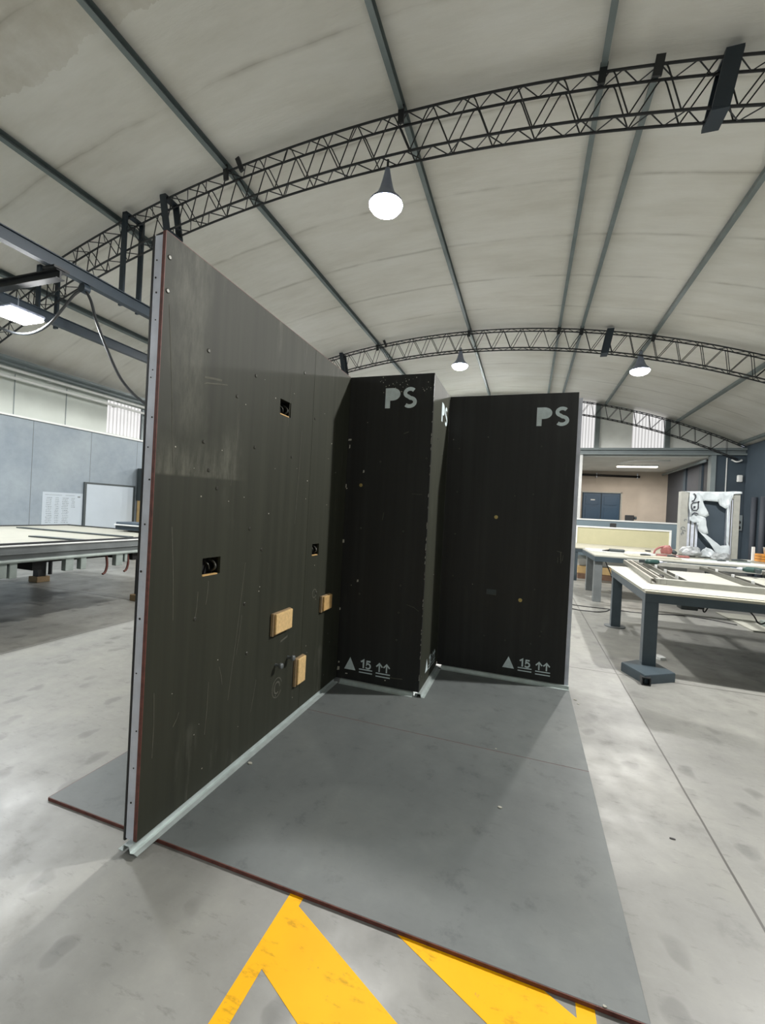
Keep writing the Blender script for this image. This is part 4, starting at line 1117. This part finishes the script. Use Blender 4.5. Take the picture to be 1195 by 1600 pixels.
# ------------------------------------------------------------------ rear bench with backboard, partition
W3 = thing('work_bench', 'rear cream bench with a framed cream backboard', 'bench', (2.45, 9.7, 0))
MB().box(2.45, 5.3, 9.7, 12.0, .76, .785, .002).build('bench_top', M['cream'], W3)
mb = MB(); mb.box(2.47, 5.28, 9.72, 9.77, .68, .7595); mb.box(2.47, 2.52, 9.77, 11.98, .68, .7595); mb.box(5.23, 5.28, 9.77, 11.98, .68, .7595)
mb.build('frame', M['tblue'], W3)
for x in (2.47, 5.16):
    for y in (9.74, 11.8): MB().box(x, x+.12, y, y+.12, 0, .68).build('leg', M['tblue'], W3)
bb = MB().box(2.78, 5.02, 11.93, 11.97, .786, 1.245).build('backboard', M['creamboard'], W3)
mb = MB(); mb.box(2.73, 2.78, 11.91, 11.97, .786, 1.245); mb.box(5.02, 5.07, 11.91, 11.97, .786, 1.245); mb.box(2.73, 5.07, 11.91, 11.97, 1.245, 1.285)
mb.build('backboard_frame', M['white'], bb)
tag(MB().box(3.6, 3.75, 11.90, 11.99, 1.286, 1.40, .01).build('black_clip', M['rubber']), 'small black box clipped on top of the cream backboard', 'clip')
tag(MB().box(4.05, 4.15, 10.0, 10.1, .786, .815, .006).build('black_puck', M['rubber']), 'tiny black block lying on the cream bench top', 'block')
for i, (z0, z1, m, lab) in enumerate(((.0, .12, 'timber', 'brown timber boards stacked on the floor under the rear bench'), (.125, .30, 'carton', 'tan boards lying on the timber under the rear bench'), (.305, .47, 'white', 'white boards on top of the stack under the rear bench'))):
    tag(MB().box(2.66, 5.0, 10.2+.1*i, 11.7, z0, z1, .004).build('board_stack', M[m]), lab, 'boards', 'boards under the rear bench')
PT = thing('partition', 'grey half-height partition with a white cap behind the rear bench', 'partition', (4.3, 13, 0))
MB().box(2.55, 5.50, 13, 13.08, 0, 1.455).build('panel', M['partition'], PT)
MB().box(2.55, 5.58, 12.98, 13.10, 1.455, 1.495).build('cap', M['white'], PT)
MB().box(5.50, 5.58, 12.98, 13.10, 0, 1.455).build('end_post', M['white'], PT)
t = thing('desk_radio', 'small black device standing on the partition cap before the warm wall', 'device', (4.3, 13.04, 1.495))
MB().box(4.17, 4.40, 12.99, 13.09, 1.496, 1.66, .012).build('body', M['rubber'], t)
MB().lathe([(0, -.03), (.045, -.03), (.045, .03), (0, .03)], (4.44, 13.04, 1.58), 14, 'X').build('knob', M['tool'], t)

# ------------------------------------------------------------------ fittings on the dark right end
t = thing('socket_panel', 'grey power panel with four round black sockets on the dark far wall', 'socket panel', (7.78, YG-.05, 1.30))
MB().box(7.60, 7.98, YG-.08, YG, 1.36, 1.86, .01).build('plate', M['greybeam'], t)
for x in (7.71, 7.87):
    for z in (1.46, 1.63):
        MB().lathe([(0, -.03), (.04, -.03), (.045, -.02), (.062, -.02), (.062, 0)], (x, YG-.08, z), 16, 'Y').build('socket', M['rubber'], t)
t = thing('wall_siren', 'small white rounded box high on the dark right end', 'wall fitting', (7.9, YG-.06, 2.9))
MB().box(7.78, 7.93, YG-.10, YG, 2.93, 3.16, .03).build('body', M['white'], t, True)
tag(MB().tube(smooth_path([(7.62, YG-.03, 3.66), (7.72, YG-.12, 3.58), (7.86, YG-.12, 3.62), (7.88, YG-.03, 3.66)], 4), .025, 8).build('pipe_hook', M['white'], None, True), 'white curved pipe bracket near the top of the dark far wall', 'bracket')
tag(MB().tube([(7.50, YG-.02, 3.72), (7.50, YG-.02, 0)], .018, 8).build('white_conduit', M['white']), 'thin white vertical conduit on the dark far wall', 'conduit')
for x, yy in ((XRT-.08, 14.6), (XRT-.08, 14.05), (XRT-.08, 13.5)):
    tag(MB().tube([(x, yy, 0), (x, yy, 2.4)], .07, 12).build('wall_duct', M['darkwall2'], None, True), {14.6: 'dark vertical duct on the right wall, nearest the corner', 14.05: 'dark vertical duct on the right wall, middle of three', 13.5: 'dark vertical duct on the right wall, farthest from the corner'}[yy], 'duct', 'dark ducts on the right wall')

# ------------------------------------------------------------------ floor items on the right
t = thing('white_board', 'large white board lying on the floor under the tables at right', 'board', (5, 6.9, 0))
MB().box(4.45, 5.58, 5.95, 7.2, .0, .02, .002).build('sheet', M['ply_white'], t)
o = tag(MB().box(4.72, 5.56, 6.2, 6.42, .0205, .10, .004).build('metal_channel', M['palegreen']), 'grey-green channel lying on the white floor board', 'channel')
tag(MB().tube(smooth_path([(1.75, 6.55, .006), (2.15, 6.14, .006), (2.35, 6.08, .006), (2.55, 6.12, .006), (2.72, 6.35, .006), (2.88, 6.9, .03), (3.0, 7.7, .3), (2.95, 8.3, .62)], 6), .009, 6).build('floor_cable', M['rubber'], None, True),
    'black cable curling over the floor and up to the second table', 'cable')
tag(MB().tube(smooth_path([(1.75, 6.9, .006), (2.2, 6.5, .006), (2.7, 6.45, .006), (3.2, 6.42, .006), (3.9, 6.6, .006), (4.4, 6.3, .006)], 6), .008, 6).build('extension_lead', M['rubber'], None, True),
    'black lead lying straight over the floor behind the table legs', 'cable')

# ------------------------------------------------------------------ world, camera, view
w = bpy.data.worlds.new('World'); S.world = w; w.use_nodes = True
w.node_tree.nodes['Background'].inputs[0].default_value = (.8, .88, 1, 1)
w.node_tree.nodes['Background'].inputs[1].default_value = .3

f, yaw, pitch, roll = 666.195544172188, 0.3268228685908621, -0.0024991956521965893, 0.05093578871787369
cam = bpy.data.cameras.new('Camera'); co = bpy.data.objects.new('Camera', cam); C.objects.link(co)
cam.sensor_fit = 'VERTICAL'; cam.sensor_height = 36; cam.lens = f*36/1600; cam.clip_start = .05; cam.clip_end = 200
fw = V(-sin(yaw)*cos(pitch), cos(yaw)*cos(pitch), sin(pitch)); r = V(cos(yaw), sin(yaw), 0); u = r.cross(fw)
r2 = r*cos(roll) + u*sin(roll); u2 = u*cos(roll) - r*sin(roll)
co.matrix_world = Matrix(((r2.x, u2.x, -fw.x, 1.408345561015767), (r2.y, u2.y, -fw.y, -1.313022282000194), (r2.z, u2.z, -fw.z, 1.4120823655898422), (0, 0, 0, 1)))
S.camera = co
S.view_settings.view_transform = 'Standard'; S.view_settings.look = 'None'
S.view_settings.gamma = 1; S.view_settings.use_curve_mapping = False
S.view_settings.exposure = 0.0
S.cycles.use_denoising = True
S.cycles.max_bounces = 8; S.cycles.diffuse_bounces = 5
